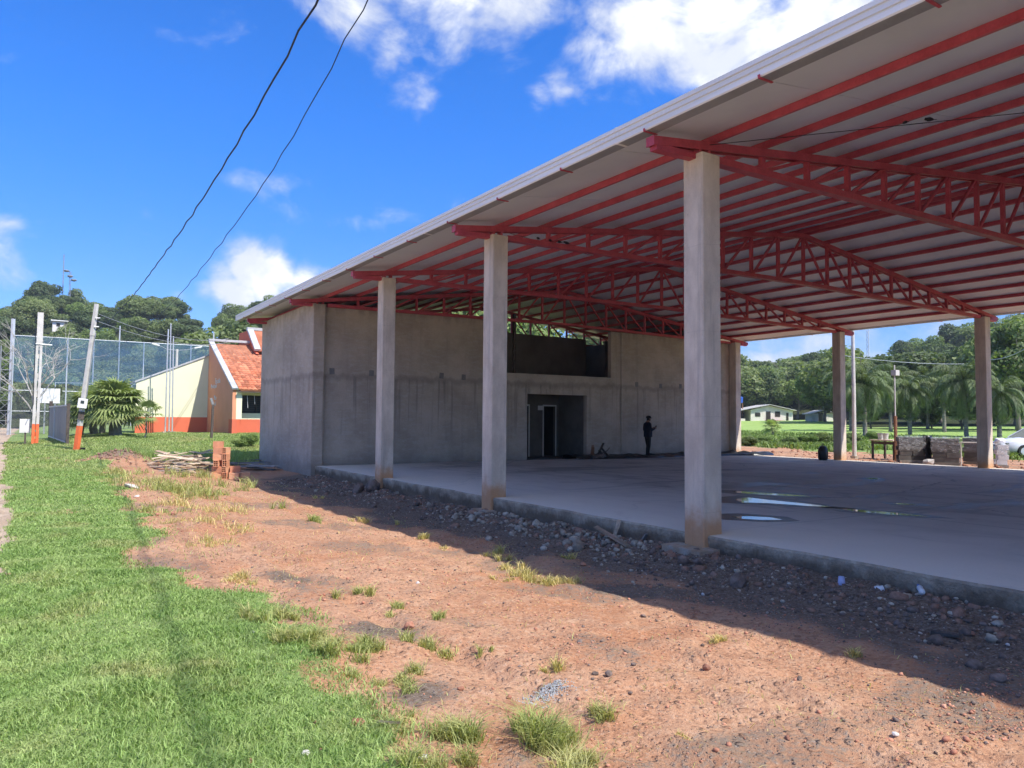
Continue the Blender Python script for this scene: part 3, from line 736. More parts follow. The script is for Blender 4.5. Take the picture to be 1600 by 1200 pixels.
    # gutters with two pressed grooves in the face
    for s in (-1, 1):
        def mx(x): return x if s < 0 else 2 * RX - x
        prof = [(6.83, 5.335), (6.655, 5.335), (6.64, 5.35), (6.64, 5.405), (6.652, 5.412), (6.652, 5.424), (6.632, 5.43), (6.632, 5.475), (6.645, 5.482), (6.645, 5.494),
                (6.622, 5.50), (6.622, 5.552), (6.66, 5.552), (6.66, 5.36), (6.81, 5.36), (6.81, 5.45), (6.83, 5.45)]
        gt = MB()
        yb = [y0 - .05, 1.6, 7.62, 13.6, 19.6, 25.6, y1 + .05]
        gt.prism([(mx(a), b) for (a, b) in prof], 'y', yb[0], yb[-1])
        for (q0, q1) in ((yb[0] - .012, yb[0]), (yb[-1], yb[-1] + .012)):
            gt.prism([(mx(6.622), 5.335), (mx(6.83), 5.335), (mx(6.83), 5.552), (mx(6.622), 5.552)], 'y', q0, q1)
        gt.m[0] = 1; go = gt.build('gutter', [M['gutter'], M['gutter_shade']], pav)  # underside gets a darker grey that stands in for its shade
        for q in yb[1:-1]:
            MB().prism([(mx(a - .004 if a < 6.7 else a), b - (.004 if b < 5.34 else -.003)) for (a, b) in prof[:12]] + [(mx(6.68), 5.556), (mx(6.68), 5.34)], 'y', q, q + .05).build('joint_strap', M['gutter'], go)
        for k in range(-10, 15):
            yy = 3.42 + k * 1.833 if True else 0
            if yy < y0 or yy > y1: continue
            c = MB(); c.bar((mx(6.635), yy, 5.325), (mx(6.86), yy, 5.329), .028, .012); c.bar((mx(6.633), yy, 5.322), (mx(6.626), yy, 5.36), .028, .010)
            c.build('gutter_bracket', M['red_steel'], go)
    # thin brace wires under the sheets
    for a, b in (((7.75, 7.05, 5.36), (12.6, 3.9, chord_z(12.6) + .03)), ((12.6, 3.9, chord_z(12.6) + .03), (17.3, 1.7, chord_z(17.3) - .03)), ((7.75, 12.6, 5.36), (12.6, 15.4, chord_z(12.6) - .03))):
        MB().tube([a, b], .006, 5).build('brace_wire', M['wire_black'], pav)
build_pavilion()

def build_rooms():
    """the rendered block of rooms at the end of the pavilion"""
    rooms = thing('room_block', 'bare grey rendered block of rooms under the far end of the pavilion roof', 'building', (17.5, 26.4, 0))
    W = M['wall_plaster']; T = 5.235
    MB().box((7.452, 23.58, -.7), (7.66, 29.5, T + .005)).build('side_wall', W, rooms)
    y0, y1 = 23.45, 23.65
    ox0, ox1, sill = 14.92, 20.08, 3.24
    rx0, rx1, rh = 15.9, 18.8, 2.52
    w = MB()
    w.box((7.845, y0, -.02), (ox0, y1, T)); w.box((ox1, y0, -.02), (27.3, y1, T - .02))
    w.box((ox0, y0, rh), (ox1, y1, sill)); w.box((ox0, y0, -.02), (rx0, y1, rh)); w.box((rx1, y0, -.02), (ox1, y1, rh))
    w.build('front_wall', W, rooms)
    MB().box((ox0 + .005, y0 - .035, sill - .02), (ox1 - .005, y1 + .02, sill + .05)).build('parapet_cap', W, rooms)
    MB().box((rx0 - .06, y0 - .02, rh - .0), (rx1 + .06, y0 - .001, rh + .2)).build('lintel', W, rooms)
    MB().box((20.62, y0 - .03, 0.0), (20.80, y0 - .001, T - .05)).build('pilaster', W, rooms)
    # the recess and its doors
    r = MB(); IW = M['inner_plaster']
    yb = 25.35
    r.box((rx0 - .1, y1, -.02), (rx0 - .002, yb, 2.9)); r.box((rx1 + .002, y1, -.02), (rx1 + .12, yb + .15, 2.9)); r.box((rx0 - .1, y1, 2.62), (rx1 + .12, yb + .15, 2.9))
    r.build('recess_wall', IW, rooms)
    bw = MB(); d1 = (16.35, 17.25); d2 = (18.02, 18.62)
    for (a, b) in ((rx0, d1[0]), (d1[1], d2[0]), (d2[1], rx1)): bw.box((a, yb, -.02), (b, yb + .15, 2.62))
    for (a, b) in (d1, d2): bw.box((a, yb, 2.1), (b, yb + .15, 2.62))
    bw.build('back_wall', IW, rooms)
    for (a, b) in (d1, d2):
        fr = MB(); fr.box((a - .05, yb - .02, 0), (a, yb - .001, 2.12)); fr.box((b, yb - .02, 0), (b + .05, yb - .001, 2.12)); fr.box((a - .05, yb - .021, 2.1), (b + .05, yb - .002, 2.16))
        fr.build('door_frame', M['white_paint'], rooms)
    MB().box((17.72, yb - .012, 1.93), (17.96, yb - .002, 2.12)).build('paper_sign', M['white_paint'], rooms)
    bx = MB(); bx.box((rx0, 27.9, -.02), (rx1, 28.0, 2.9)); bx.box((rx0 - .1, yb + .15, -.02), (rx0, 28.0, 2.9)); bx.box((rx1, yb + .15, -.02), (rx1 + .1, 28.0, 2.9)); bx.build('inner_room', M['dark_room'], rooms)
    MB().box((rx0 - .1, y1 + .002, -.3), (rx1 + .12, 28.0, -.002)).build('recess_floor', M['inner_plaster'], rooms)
    # upper gallery behind the opening
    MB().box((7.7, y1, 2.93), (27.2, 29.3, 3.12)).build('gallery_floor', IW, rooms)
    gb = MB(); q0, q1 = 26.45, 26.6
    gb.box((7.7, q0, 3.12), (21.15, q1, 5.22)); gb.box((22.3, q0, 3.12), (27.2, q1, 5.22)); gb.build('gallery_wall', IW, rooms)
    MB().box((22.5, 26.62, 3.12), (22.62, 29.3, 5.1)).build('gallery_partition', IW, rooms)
    MB().box((7.66, 29.3, -.7), (27.4, 29.5, 5.235)).build('rear_wall', W, rooms)
    MB().box((27.30, 23.65, -.7), (27.5, 29.3, 5.2)).build('side_wall', W, rooms)
    MB().box((15.48, 23.78, 3.12), (15.58, 23.88, 5.6)).build('gallery_post', M['dark_stick'], rooms)
    # made-good putlog holes along the joint of the two lifts of render
    for x, z in ((8.18, 3.06), (9.55, 3.05), (9.98, 3.04), (12.2, 3.07), (13.1, 3.05), (21.5, 3.06), (22.9, 3.04), (24.1, 3.06), (25.2, 3.05)):
        MB().obox((x, y0 - .001, z), (.17, .008, .2), (0, random.uniform(-.06, .06), 0)).build('plaster_patch', M['patch_plaster'], rooms)
build_rooms()

# shallow puddles left on the floor
def puddle(outline, label, damp=True):
    if damp:
        P = [at_z(px, py, .002) for (px, py) in outline]; c = np.mean(P, 0); v = [c]
        n = 40; ang = [math.atan2(p[1] - c[1], p[0] - c[0]) for p in P]
        for i in range(len(P)):
            for k in range(4):
                q = P[i] + (P[(i + 1) % len(P)] - P[i]) * k / 4; d = q - c; L = np.linalg.norm(d); q = c + d * (1 + (.22 + .35 * vnoise(q[0] * 2, q[1] * 2, 7)) / max(L, .3)); q[2] = .002; v.append(q)
        m = len(v) - 1; MB().add(v, [(0, 1 + i, 1 + (i + 1) % m) for i in range(m)]).build('damp_patch', M['damp_concrete'], kind='structure', label='damp margin of a puddle on the floor')
    pts = [at_z(px, py, .004) for (px, py) in outline]
    c = np.mean(pts, 0); n = len(pts); v = [c]; fine = []
    for i in range(n):
        a, b = pts[i], pts[(i + 1) % n]
        for k in range(5):
            p = a + (b - a) * k / 5; p = p + (vnoise(p[0] * 7, p[1] * 7, 3) - .5) * .05 * np.array([1, .5, 0]); p[2] = .004; fine.append(p)
    v += fine; m = len(fine)
    MB().add(v, [(0, 1 + i, 1 + (i + 1) % m) for i in range(m)]).build('puddle', M['water'], kind='structure', label=label)
puddle([(1144, 767), (1180, 769), (1230, 772), (1272, 776), (1225, 774.5), (1180, 772), (1150, 770)], 'thin puddle of rain water, farthest of the three on the floor')
puddle([(1148, 780), (1170, 777), (1200, 781), (1260, 787), (1300, 792), (1262, 790.5), (1200, 786), (1160, 785)], 'long puddle of rain water across the middle of the floor')
puddle([(1310, 794), (1350, 797), (1400, 801), (1452, 807), (1400, 804.5), (1345, 800)], 'narrow puddle of rain water trailing to the right on the floor')
puddle([(1141, 807), (1170, 806.5), (1205, 808.5), (1223, 812), (1190, 812.5), (1160, 810.5)], 'short pointed puddle of rain water nearest the large column')
puddle([(1350, 747.6), (1366, 747), (1375, 748.2), (1362, 749)], 'small puddle on the floor near the block pallets')
puddle([(1395, 786), (1425, 787.5), (1432, 788.8), (1405, 788)], 'small puddle on the floor right of the long puddle')

# ------------------------------------------------------------------ vegetation meshes
def leaf_attr(me, per_face_values):
    a = me.attributes.new('leafrnd', 'FLOAT', 'FACE'); a.data.foreach_set('value', np.asarray(per_face_values, np.float32))
def leaf_cards(centers, normals, size, r, aspect=.62):
    """one four cornered leaf spray per centre, facing roughly along its normal"""
    n = len(centers)
    nrm = normals + r.normal(0, .6, (n, 3)); nrm /= np.linalg.norm(nrm, axis=1, keepdims=True)
    t = np.cross(nrm, r.normal(0, 1, (n, 3))); t /= np.linalg.norm(t, axis=1, keepdims=True) + 1e-9
    b = np.cross(nrm, t)
    s = (size * r.uniform(.6, 1.35, n))[:, None]
    bend = nrm * s * r.uniform(-.25, .25, (n, 1))
    v = np.stack([centers - t * s * .5, centers + b * s * aspect * .5 + bend, centers + t * s * .5, centers - b * s * aspect * .5 + bend], 1).reshape(-1, 3)
    f = np.arange(n * 4).reshape(n, 4)
    return v, f
def crown_mesh(name, mat, seed, R=4.2, H=8.4, z0=1.4, clumps=26, per=300, leaf=.46, shape='round'):
    r = np.random.default_rng(seed); C = []; N = []; shade = []
    for k in range(clumps):
        u = r.normal(0, 1, 3); u /= np.linalg.norm(u); q = r.uniform(.35, .98) ** .6
        if shape == 'wide': ax = np.array([1.25, 1.25, .62])
        elif shape == 'tall': ax = np.array([.72, .72, 1.2])
        else: ax = np.array([1, 1, .9])
        c = u * q * ax * np.array([R * .72, R * .72, H * .42]); c[2] += z0 + H * .45
        cr = r.uniform(.26, .46) * R * (1.0 if c[2] > z0 + H * .3 else .75)
        n = int(per * (cr / (.36 * R)) ** 1.6)
        d = r.normal(0, 1, (n, 3)); d[:, 2] = d[:, 2] * .95 + .18; d /= np.linalg.norm(d, axis=1, keepdims=True)
        rad = cr * r.uniform(.62, 1.08, n) ** .7
        C.append(c + d * rad[:, None] * np.array([1, 1, .8])); N.append(d + np.array([0, -.1, .2])); shade.append(np.full(n, r.uniform(.15, .85)) + r.uniform(-.3, .3, n))
    C = np.concatenate(C); N = np.concatenate(N)
    v, f = leaf_cards(C, N, leaf, r)
    me = np_mesh(name, v, f, mat); leaf_attr(me, np.clip(np.concatenate(shade), 0, 1)); return me
def trunk_mesh(name, mat, seed, h=6.0, r0=.22, limbs=7, R=3.0):
    r = np.random.default_rng(seed); mb = MB()
    p = [np.array([0, 0, -.6])]
    for k in range(6): p.append(p[-1] + np.array([r.normal(0, .12), r.normal(0, .12), (h + .6) / 6]))
    mb.tube(p, list(np.linspace(r0, r0 * .35, 7)), 7)
    for k in range(limbs):
        b = p[r.integers(2, 6)]; a = r.uniform(0, 6.28); L = r.uniform(.5, 1.0) * R
        e = b + np.array([math.cos(a) * L, math.sin(a) * L, L * r.uniform(.5, 1.1)]); m = (b + e) / 2 + np.array([0, 0, -.15 * L])
        mb.tube([b, m, e], [r0 * .42, r0 * .28, r0 * .1], 5)
    return mb.mesh(name, mat, smooth=True)
TREES = {}
def tree_kind(key, mat, seed, **kw):
    h = kw.get('H', 8.4) + kw.get('z0', 1.4)
    TREES[key] = (crown_mesh('crown', M[mat], seed, **kw), trunk_mesh('trunk', M['trunk'], seed + 50, kw.get('z0', 1.4) + kw.get('H', 8.4) * .55, R=kw.get('R', 4.2) * .7), h)
tree_kind('a', 'leaf_wood', 11); tree_kind('b', 'leaf_wood', 12, shape='wide', R=4.8, H=7.4, clumps=30)
tree_kind('c', 'leaf_dark', 13, clumps=28); tree_kind('d', 'leaf_dark', 14, shape='tall', R=3.8, H=10, clumps=28)
tree_kind('e', 'leaf_bright', 15, clumps=24); tree_kind('f', 'leaf_bright', 16, shape='wide', clumps=24, R=4.4, H=7)
tree_kind('g', 'leaf_wood', 17, R=3.6, H=8.4, z0=3.4, clumps=16, per=240); tree_kind('h', 'leaf_wood', 18, R=4.6, H=8.5, clumps=30, per=330)
def plant_tree(key, x, y, height, rot, label, group=None, wid=1.0, name='tree', base=None):
    cm, tm, h = TREES[key]; s = height / h
    z = gz(x, y) if base is None else base
    t = thing(name, label, 'tree', (x, y, z - .1), group, rot); t.scale = (s * wid, s * wid, s)
    add_obj('trunk', tm, t); add_obj('crown', cm, t)
    return t
def wood_tree_at(px, D, height, keys, label, group, wid=None, name='tree'):
    p = at_d(px, 650, D)
    return plant_tree(random.choice(keys), p[0], p[1], height, random.uniform(0, 6.28), label, group, wid or random.uniform(.9, 1.35), name)

def build_woods():
    L = 'leafy tree in the wooded hillside behind the court fence'; G = 'trees of the left hillside wood'
    for (D, step, h0, h1) in ((86, 56, 4, 7), (98, 50, 5, 8), (114, 44, 6, 8.5), (132, 38, 6, 8.5), (152, 33, 6, 8.5), (176, 28, 6, 9), (190, 25, 6, 8.5), (206, 22, 5.5, 9.5)):
        px = -70 + random.uniform(0, step)
        while px < 470:
            L = ('low leafy tree directly behind the court fence at the foot of the hill' if D < 96 else 'leafy tree on the lower slope just behind the court fence' if D < 130 else 'leafy tree halfway up the wooded left hillside' if D < 180 else 'leafy tree along the skyline of the left hill')
            if not (285 < px < 335 and D > 180):
                wood_tree_at(px + random.uniform(-.25, .25) * step, D + random.uniform(-7, 7), random.uniform(h0, h1), 'aabbccdghhe', L, G)
            px += step
    wood_tree_at(57, 204, 13.0, 'c', 'tall rounded tree rising above the skyline on the left hilltop', None, 1.0)
    wood_tree_at(112, 205, 11.5, 'g', 'sparse brownish tree under the antenna mast on the hilltop', None, 1.0)
    wood_tree_at(355, 96, 13.6, 'h', 'dark green tree standing just left of the pavilion eave', None, 1.05)
    wood_tree_at(405, 100, 15.5, 'd', 'tall dark tree partly hidden by the tip of the pavilion roof', None, 1.3)
    L = 'tree seen through the gap between the rear wall and the roof'; G = 'trees behind the pavilion'
    for px, D, h in ((640, 120, 20), (690, 110, 19), (735, 118, 19.5), (780, 112, 17), (812, 115, 16.0), (930, 112, 15), (962, 116, 15.5), (1000, 112, 15.2), (560, 118, 20), (1030, 118, 14)):
        wood_tree_at(px, D, h, 'eefa', L, G)
    L = 'tree in the dense wood behind the white hillside house'; G = 'trees of the right hillside wood'
    LR = {158: 'tree in the front row of the wood behind the white hillside house', 172: 'tree in the second row of the wood behind the white hillside house', 188: 'tree on the upper slope of the right hillside wood', 204: 'tree along the skyline of the right hillside wood'}
    for (D, step, h0, h1, x0, x1) in ((158, 40, 9.5, 12.5, 1120, 1660), (172, 40, 10, 13, 1120, 1680), (188, 38, 10, 12.5, 1120, 1700), (204, 36, 10, 12, 1120, 1700)):
        px = x0 + random.uniform(0, step)
        while px < x1:
            wood_tree_at(px + random.uniform(-.25, .25) * step, D + random.uniform(-5, 5), random.uniform(h0, h1), 'aabbcdhhef', LR[D], G)
            px += step
    L = 'dark broad tree standing close behind the queen palms'; G = 'trees behind the queen palms'
    for px, D, h, k in ((1318, 118, 12.5, 'a'), (1352, 112, 11.5, 'b'), (1395, 108, 11.0, 'h'), (1430, 104, 12.0, 'c'), (1468, 108, 12.5, 'c'), (1505, 98, 12, 'c'), (1545, 94, 12.5, 'd'), (1585, 90, 13.5, 'b'), (1630, 88, 14, 'a'), (1290, 124, 11.0, 'e'),
                        (1360, 84, 4.5, 'c'), (1420, 80, 4.6, 'c'), (1455, 82, 5.0, 'd'), (1500, 78, 5.2, 'c'), (1545, 76, 5.8, 'd'), (1590, 74, 6.2, 'c'), (1640, 72, 6.5, 'c')):
        wood_tree_at(px, D, h, k, L if D > 87 else 'dark low bushy tree filling in between the queen palm trunks', G)
    # bamboo-like pale tree at the right edge and shrubs along the field
    wood_tree_at(1592, 70, 11.5, 'g', 'pale feathery tree at the right edge above the white car', None, 1.1)
    L = 'rounded green shrub along the edge of the field'; G = 'shrubs along the field'
    for px, py, s in ((1172, 697, 1.3), (1192, 694, 1.2), (1262, 696, 1.5), (1284, 695, 1.6), (1236, 696, 1.2), (1330, 694, 1.5), (1316, 697, 1.2), (1146, 695, 1.4), (1368, 690, 1.5)):
        p = hit(px, py); plant_tree(random.choice('aee'), p[0], p[1], s * .6, random.uniform(0, 6), L, G, 2.0, 'shrub')
        bpy.context.scene.objects[-1]
    L = 'low bright weeds growing against the grey side wall'
    for i, (px, py, s) in enumerate(((392, 698, .8), (375, 700, .6))):
        p = hit(px, py); plant_tree('e', p[0], p[1], s, i, ['leafy green weed growing against the grey side wall', 'small leafy weed left of the one by the grey wall'][i], None, 1.5, 'weed')
build_woods()
for o in bpy.data.objects:
    if o.name.startswith('shrub'): o['category'] = 'shrub'
    if o.name.startswith('weed'): o['category'] = 'weed'

# queen palms: feather fronds that arch over and hang
def feather_crown(seed, n=34, L=2.9, leaf=.78):
    r = np.random.default_rng(seed); V = []; F = []; cnt = 0; sh = []
    ribs = MB()
    for k in range(n):
        a = 2 * math.pi * (k * .381966) + r.uniform(-.2, .2); el = math.radians(np.interp(k / n, [0, .3, .7, 1], [76, 42, -5, -62]) + r.uniform(-14, 14))
        d = np.array([math.cos(a), math.sin(a), 0]); p = np.zeros(3); ang = el; pts = [p.copy()]; seg = 9; ln = L * r.uniform(.8, 1.1)
        for s in range(seg):
            ang -= math.radians(np.interp(s / seg, [0, 1], [6, 21])); p = p + (d * math.cos(ang) + np.array([0, 0, math.sin(ang)])) * ln / seg; pts.append(p.copy())
        ribs.tube(pts, list(np.linspace(.035, .008, seg + 1)), 4)
        side = np.array([-d[1], d[0], 0])
        m = 34; tone = r.uniform(.1, .9)
        for s in range(m):
            u = (s + 1.5) / (m + 1.5) * seg; i = min(int(u), seg - 1); q = pts[i] + (pts[i + 1] - pts[i]) * (u - i); tg = pts[i + 1] - pts[i]; tg /= np.linalg.norm(tg)
            ll = leaf * math.sin(math.pi * np.clip(.12 + .86 * s / m, 0, 1)) ** .6 * r.uniform(.8, 1.15)
            for sd in (-1, 1):
                out = side * sd * .75 + tg * .55 + np.array([0, 0, -.35 + r.uniform(-.25, .2)]); out /= np.linalg.norm(out)
                mid = q + out * ll * .5; end = mid + (out * .45 + np.array([0, 0, -.85])) * ll * .5
                w = tg * .034
                V += [q - w * .6, q + w * .6, mid + w, mid - w, end]; F.append((cnt, cnt + 1, cnt + 2, cnt + 3)); F.append((cnt + 3, cnt + 2, cnt + 4, cnt + 4)); cnt += 5; sh += [tone + r.uniform(-.2, .2)] * 2
    fq = [f for f in F]
    me = bpy.data.meshes.new('fronds'); me.from_pydata([tuple(v) for v in V], [], [f if f[2] != f[3] else f[:3] for f in fq]); me.materials.append(M['leaf_palm']); me.update()
    leaf_attr(me, np.clip(sh, 0, 1))
    return me, ribs.mesh('ribs', M['leaf_palm'])
PALM = [feather_crown(5), feather_crown(9, 30, 2.6, .7)]
def queen_palm(px, py_base, D, top, label, k, lean=.0, scale=1.0):
    p = at_d(px, py_base, D); x, y = p[0], p[1]; z = gz(x, y)
    zt = at_d(px, top, D)[2]
    h = zt - z
    t = thing('queen_palm', label, 'palm tree', (x, y, z), 'queen palms beyond the pavilion', random.uniform(0, 6))
    mb = MB(); pts = [np.array([lean * (u ** 2) * h * .1, 0, -.3 + (h + .3) * u]) for u in np.linspace(0, 1, 9)]
    mb.tube(pts, list(np.interp(np.linspace(0, 1, 9), [0, .12, 1], [.24, .17, .12])), 9)
    add_obj('trunk', mb.mesh('trunk', M['palm_trunk'], smooth=True), t)
    fr, rb = PALM[k]
    c = add_obj('crown', fr, t, tuple(pts[-1])); c.scale = (scale,) * 3; c.rotation_euler = (0, 0, random.uniform(0, 6))
    r2 = add_obj('frond_ribs', rb, c)
    sk = MB()
    for a in range(7):
        q = pts[-1] + np.array([math.cos(a) * .2, math.sin(a) * .2, -.1]); sk.tube([q, q + np.array([math.cos(a) * .25, math.sin(a) * .25, -.5]), q + np.array([math.cos(a) * .22, math.sin(a) * .22, -1.1])], [.03, .02, .03], 4)
    add_obj('dead_sheath', sk.mesh('dead_sheath', M['bare_bark']), t)
    return t
queen_palm(1352, 698, 58, 600, 'shaggy queen palm right of the tall pale pole', 0, .3, 1.15)
queen_palm(1422, 684, 62, 608, 'queen palm with bright yellowish crown behind the utility pole', 1, 0, 1.1)
queen_palm(1392, 686, 74, 596, 'slim queen palm behind the work table', 0, 0, 1.2)
queen_palm(1476, 688, 70, 602, 'small queen palm behind the middle of the block pallets', 1, 0, 1.0)
queen_palm(1510, 690, 60, 596, 'tall queen palm just left of the right-hand far column', 0, .2, 1.2)
queen_palm(1562, 690, 58, 612, 'queen palm standing right of the right-hand far column', 1, -.2, 1.15)
queen_palm(1330, 690, 78, 590, 'queen palm half hidden behind the tall pale pole', 0, 0, 1.3)
queen_palm(1450, 685, 80, 598, 'queen palm deep behind the wrapped block pallets', 0, 0, 1.25)

# fan palms beside the street
def fan_leaf(mb_v, mb_f, sh, base, d, up, R, r, nseg=15):
    c = len(mb_v); side = np.cross(d, up); side /= np.linalg.norm(side); upn = np.cross(side, d)
    tone = r.uniform(.1, .9)
    for i in range(nseg):
        a = math.radians(-118 + 236 * (i + .5) / nseg); da = math.radians(236 / nseg * .46)
        def dr(a): return d * math.cos(a) + side * math.sin(a)
        m0 = base + dr(a - da) * R * .55 + upn * .03; m1 = base + dr(a + da) * R * .55 + upn * .03; tip = base + dr(a) * R * r.uniform(.9, 1.08) + np.array([0, 0, -R * r.uniform(.12, .38)])
        mb_v += [base, m0, m1, tip]; mb_f += [(c, c + 1, c + 2), (c + 1, c + 3, c + 2)]; sh += [tone, tone + r.uniform(-.15, .15)]; c += 4
def fan_palm(x, y, label, h=1.3, R=.75, n=26, seed=1, trunk_r=.22, lean=(0, 0), spread=1.0):
    r = np.random.default_rng(seed); z = gz(x, y)
    t = thing('fan_palm', label, 'palm tree', (x, y, z), 'fan palms beside the street')
    mb = MB(); top = np.array([lean[0], lean[1], h])
    pts = [top * u + np.array([r.normal(0, .02), r.normal(0, .02), -.15 * (1 - u)]) for u in np.linspace(0, 1, 7)]
    mb.tube(pts, list(np.interp(np.linspace(0, 1, 7), [0, .2, .8, 1], [trunk_r * 1.1, trunk_r, trunk_r * .9, trunk_r * .6])), 9)
    for k in range(26):                                     # old leaf bases
        u = r.uniform(.25, 1); a = r.uniform(0, 6.28); q = top * u; e = q + np.array([math.cos(a), math.sin(a), .7]) * trunk_r * 1.5
        mb.tube([q, e], [.03, .015], 4)
    add_obj('trunk', mb.mesh('trunk', M['palm_trunk']), t)
    V = []; F = []; sh = []; pet = MB()
    for k in range(n):
        a = k * 2.39996 + r.uniform(-.2, .2); el = math.radians(np.interp(k / n, [0, .3, .7, 1], [78, 48, 12, -28]) + r.uniform(-8, 8))
        d = np.array([math.cos(a) * math.cos(el), math.sin(a) * math.cos(el), math.sin(el)]); L = r.uniform(.55, .9) * spread
        b = top + np.array([0, 0, -.05]); e = b + d * L + np.array([0, 0, -.08])
        pet.tube([b, (b + e) / 2 + np.array([0, 0, .04]), e], [.018, .014, .010], 4)
        dd = d + np.array([0, 0, -.35]); dd /= np.linalg.norm(dd)
        fan_leaf(V, F, sh, e, dd, np.array([0, 0, 1.0]) + .2 * d, R * r.uniform(.8, 1.1), r)
    me = bpy.data.meshes.new('fronds'); me.from_pydata([tuple(v) for v in V], [], F); me.materials.append(M['leaf_fan']); me.update(); leaf_attr(me, np.clip(sh, 0, 1))
    c = add_obj('crown', me, t); add_obj('petioles', pet.mesh('petioles', M['leaf_fan']), c)
    return t
for (px, py, D, lab, h, R, n, s, tr, sp) in ((180, 682, 40, 'thick-stemmed fan palm in front of the yellow wall', 1.7, 1.0, 52, 3, .32, 1.25), (146, 676, 43, 'fan palm left of the thick-stemmed one, behind the leaning pole', 1.6, .95, 42, 4, .22, 1.15),
                                             (160, 672, 46, 'fan palm at the back of the clump by the yellow wall', 2.0, .95, 40, 5, .18, 1.2), (228, 684, 39, 'slender young fan palm on a thin dark stem', 1.25, .5, 13, 6, .045, .8),
                                             (128, 675, 44, 'low fan palm at the left edge of the clump', .9, .65, 22, 8, .14, .9)):
    p = at_d(px, py, D); fan_palm(p[0], p[1], lab, h, R, n, s, tr, spread=sp)
p = hit(1207, 683); fan_palm(p[0], p[1], 'lone small palm out in the green field', .8, .55, 18, 12, .12, spread=.6)

# leafless tree behind the white painted pole
def bare_tree():
    p = at_d(52, 660, 52); z = gz(p[0], p[1])
    t = thing('bare_tree', 'pale leafless tree with thin spreading twigs behind the upright pole', 'tree', (p[0], p[1], z)); t.scale = (.95, .95, 1.3)
    r = np.random.default_rng(4); tr = MB(); br = MB()
    tr.tube([(0, 0, -.3), (.05, 0, 1.2), (.0, .05, 2.4)], [.14, .11, .09], 7)
    def grow(b, d, L, rad, lev):
        e = b + d * L; m = (b + e) / 2 + r.normal(0, .05 * L, 3); br.tube([b, m, e], [rad, rad * .85, rad * .65], 5 if lev < 2 else 3)
        if lev < 4:
            for k in range(r.integers(2, 4)):
                nd = d + r.normal(0, .45, 3); nd[2] = abs(nd[2]) * .8 + .1; nd /= np.linalg.norm(nd); grow(e, nd, L * r.uniform(.6, .85), rad * .62, lev + 1)
    for k in range(6):
        a = k * 1.05 + r.uniform(-.3, .3); d = np.array([math.cos(a) * .75, math.sin(a) * .75, .8]); d /= np.linalg.norm(d); grow(np.array([0, 0, r.uniform(1.2, 2.4)]), d, r.uniform(1.3, 1.9), .055, 0)
    add_obj('trunk', tr.mesh('trunk', M['bare_bark'], smooth=True), t); add_obj('branches', br.mesh('branches', M['bare_bark']), t)
bare_tree()

# ------------------------------------------------------------------ grass
def blades(name, X, Y, h, w, mat, r, lean=.55, label=None, dz=0.0):
    n = len(X); Z = g(X, Y) + dz; a = r.uniform(0, 6.283, n); la = r.uniform(0, 6.283, n)
    base = np.stack([X, Y, Z - .006], 1); t = np.stack([np.cos(a), np.sin(a), np.zeros(n)], 1) * (w / 2)[:, None]
    l = np.stack([np.cos(la), np.sin(la), np.zeros(n)], 1) * (h * lean * r.uniform(.2, 1.2, n))[:, None]
    up = np.zeros((n, 3)); up[:, 2] = h
    mid = base + up * .55 + l * .35; tip = base + up * (1 - .25 * lean) + l * 1.15
    v = np.stack([base - t, base + t, mid + t * .8, mid - t * .8, tip], 1).reshape(-1, 3)
    o = (np.arange(n) * 5)[:, None]
    tri = np.concatenate([o + np.array([[0, 1, 2]]), o + np.array([[0, 2, 3]]), o + np.array([[3, 2, 4]])], 1).reshape(-1, 3)
    me = np_mesh(name, v, tri, mat); leaf_attr(me, np.repeat(r.uniform(0, 1, n), 3))
    ob = add_obj(name, me); set_props(ob, label, 'grass', kind='stuff'); return ob
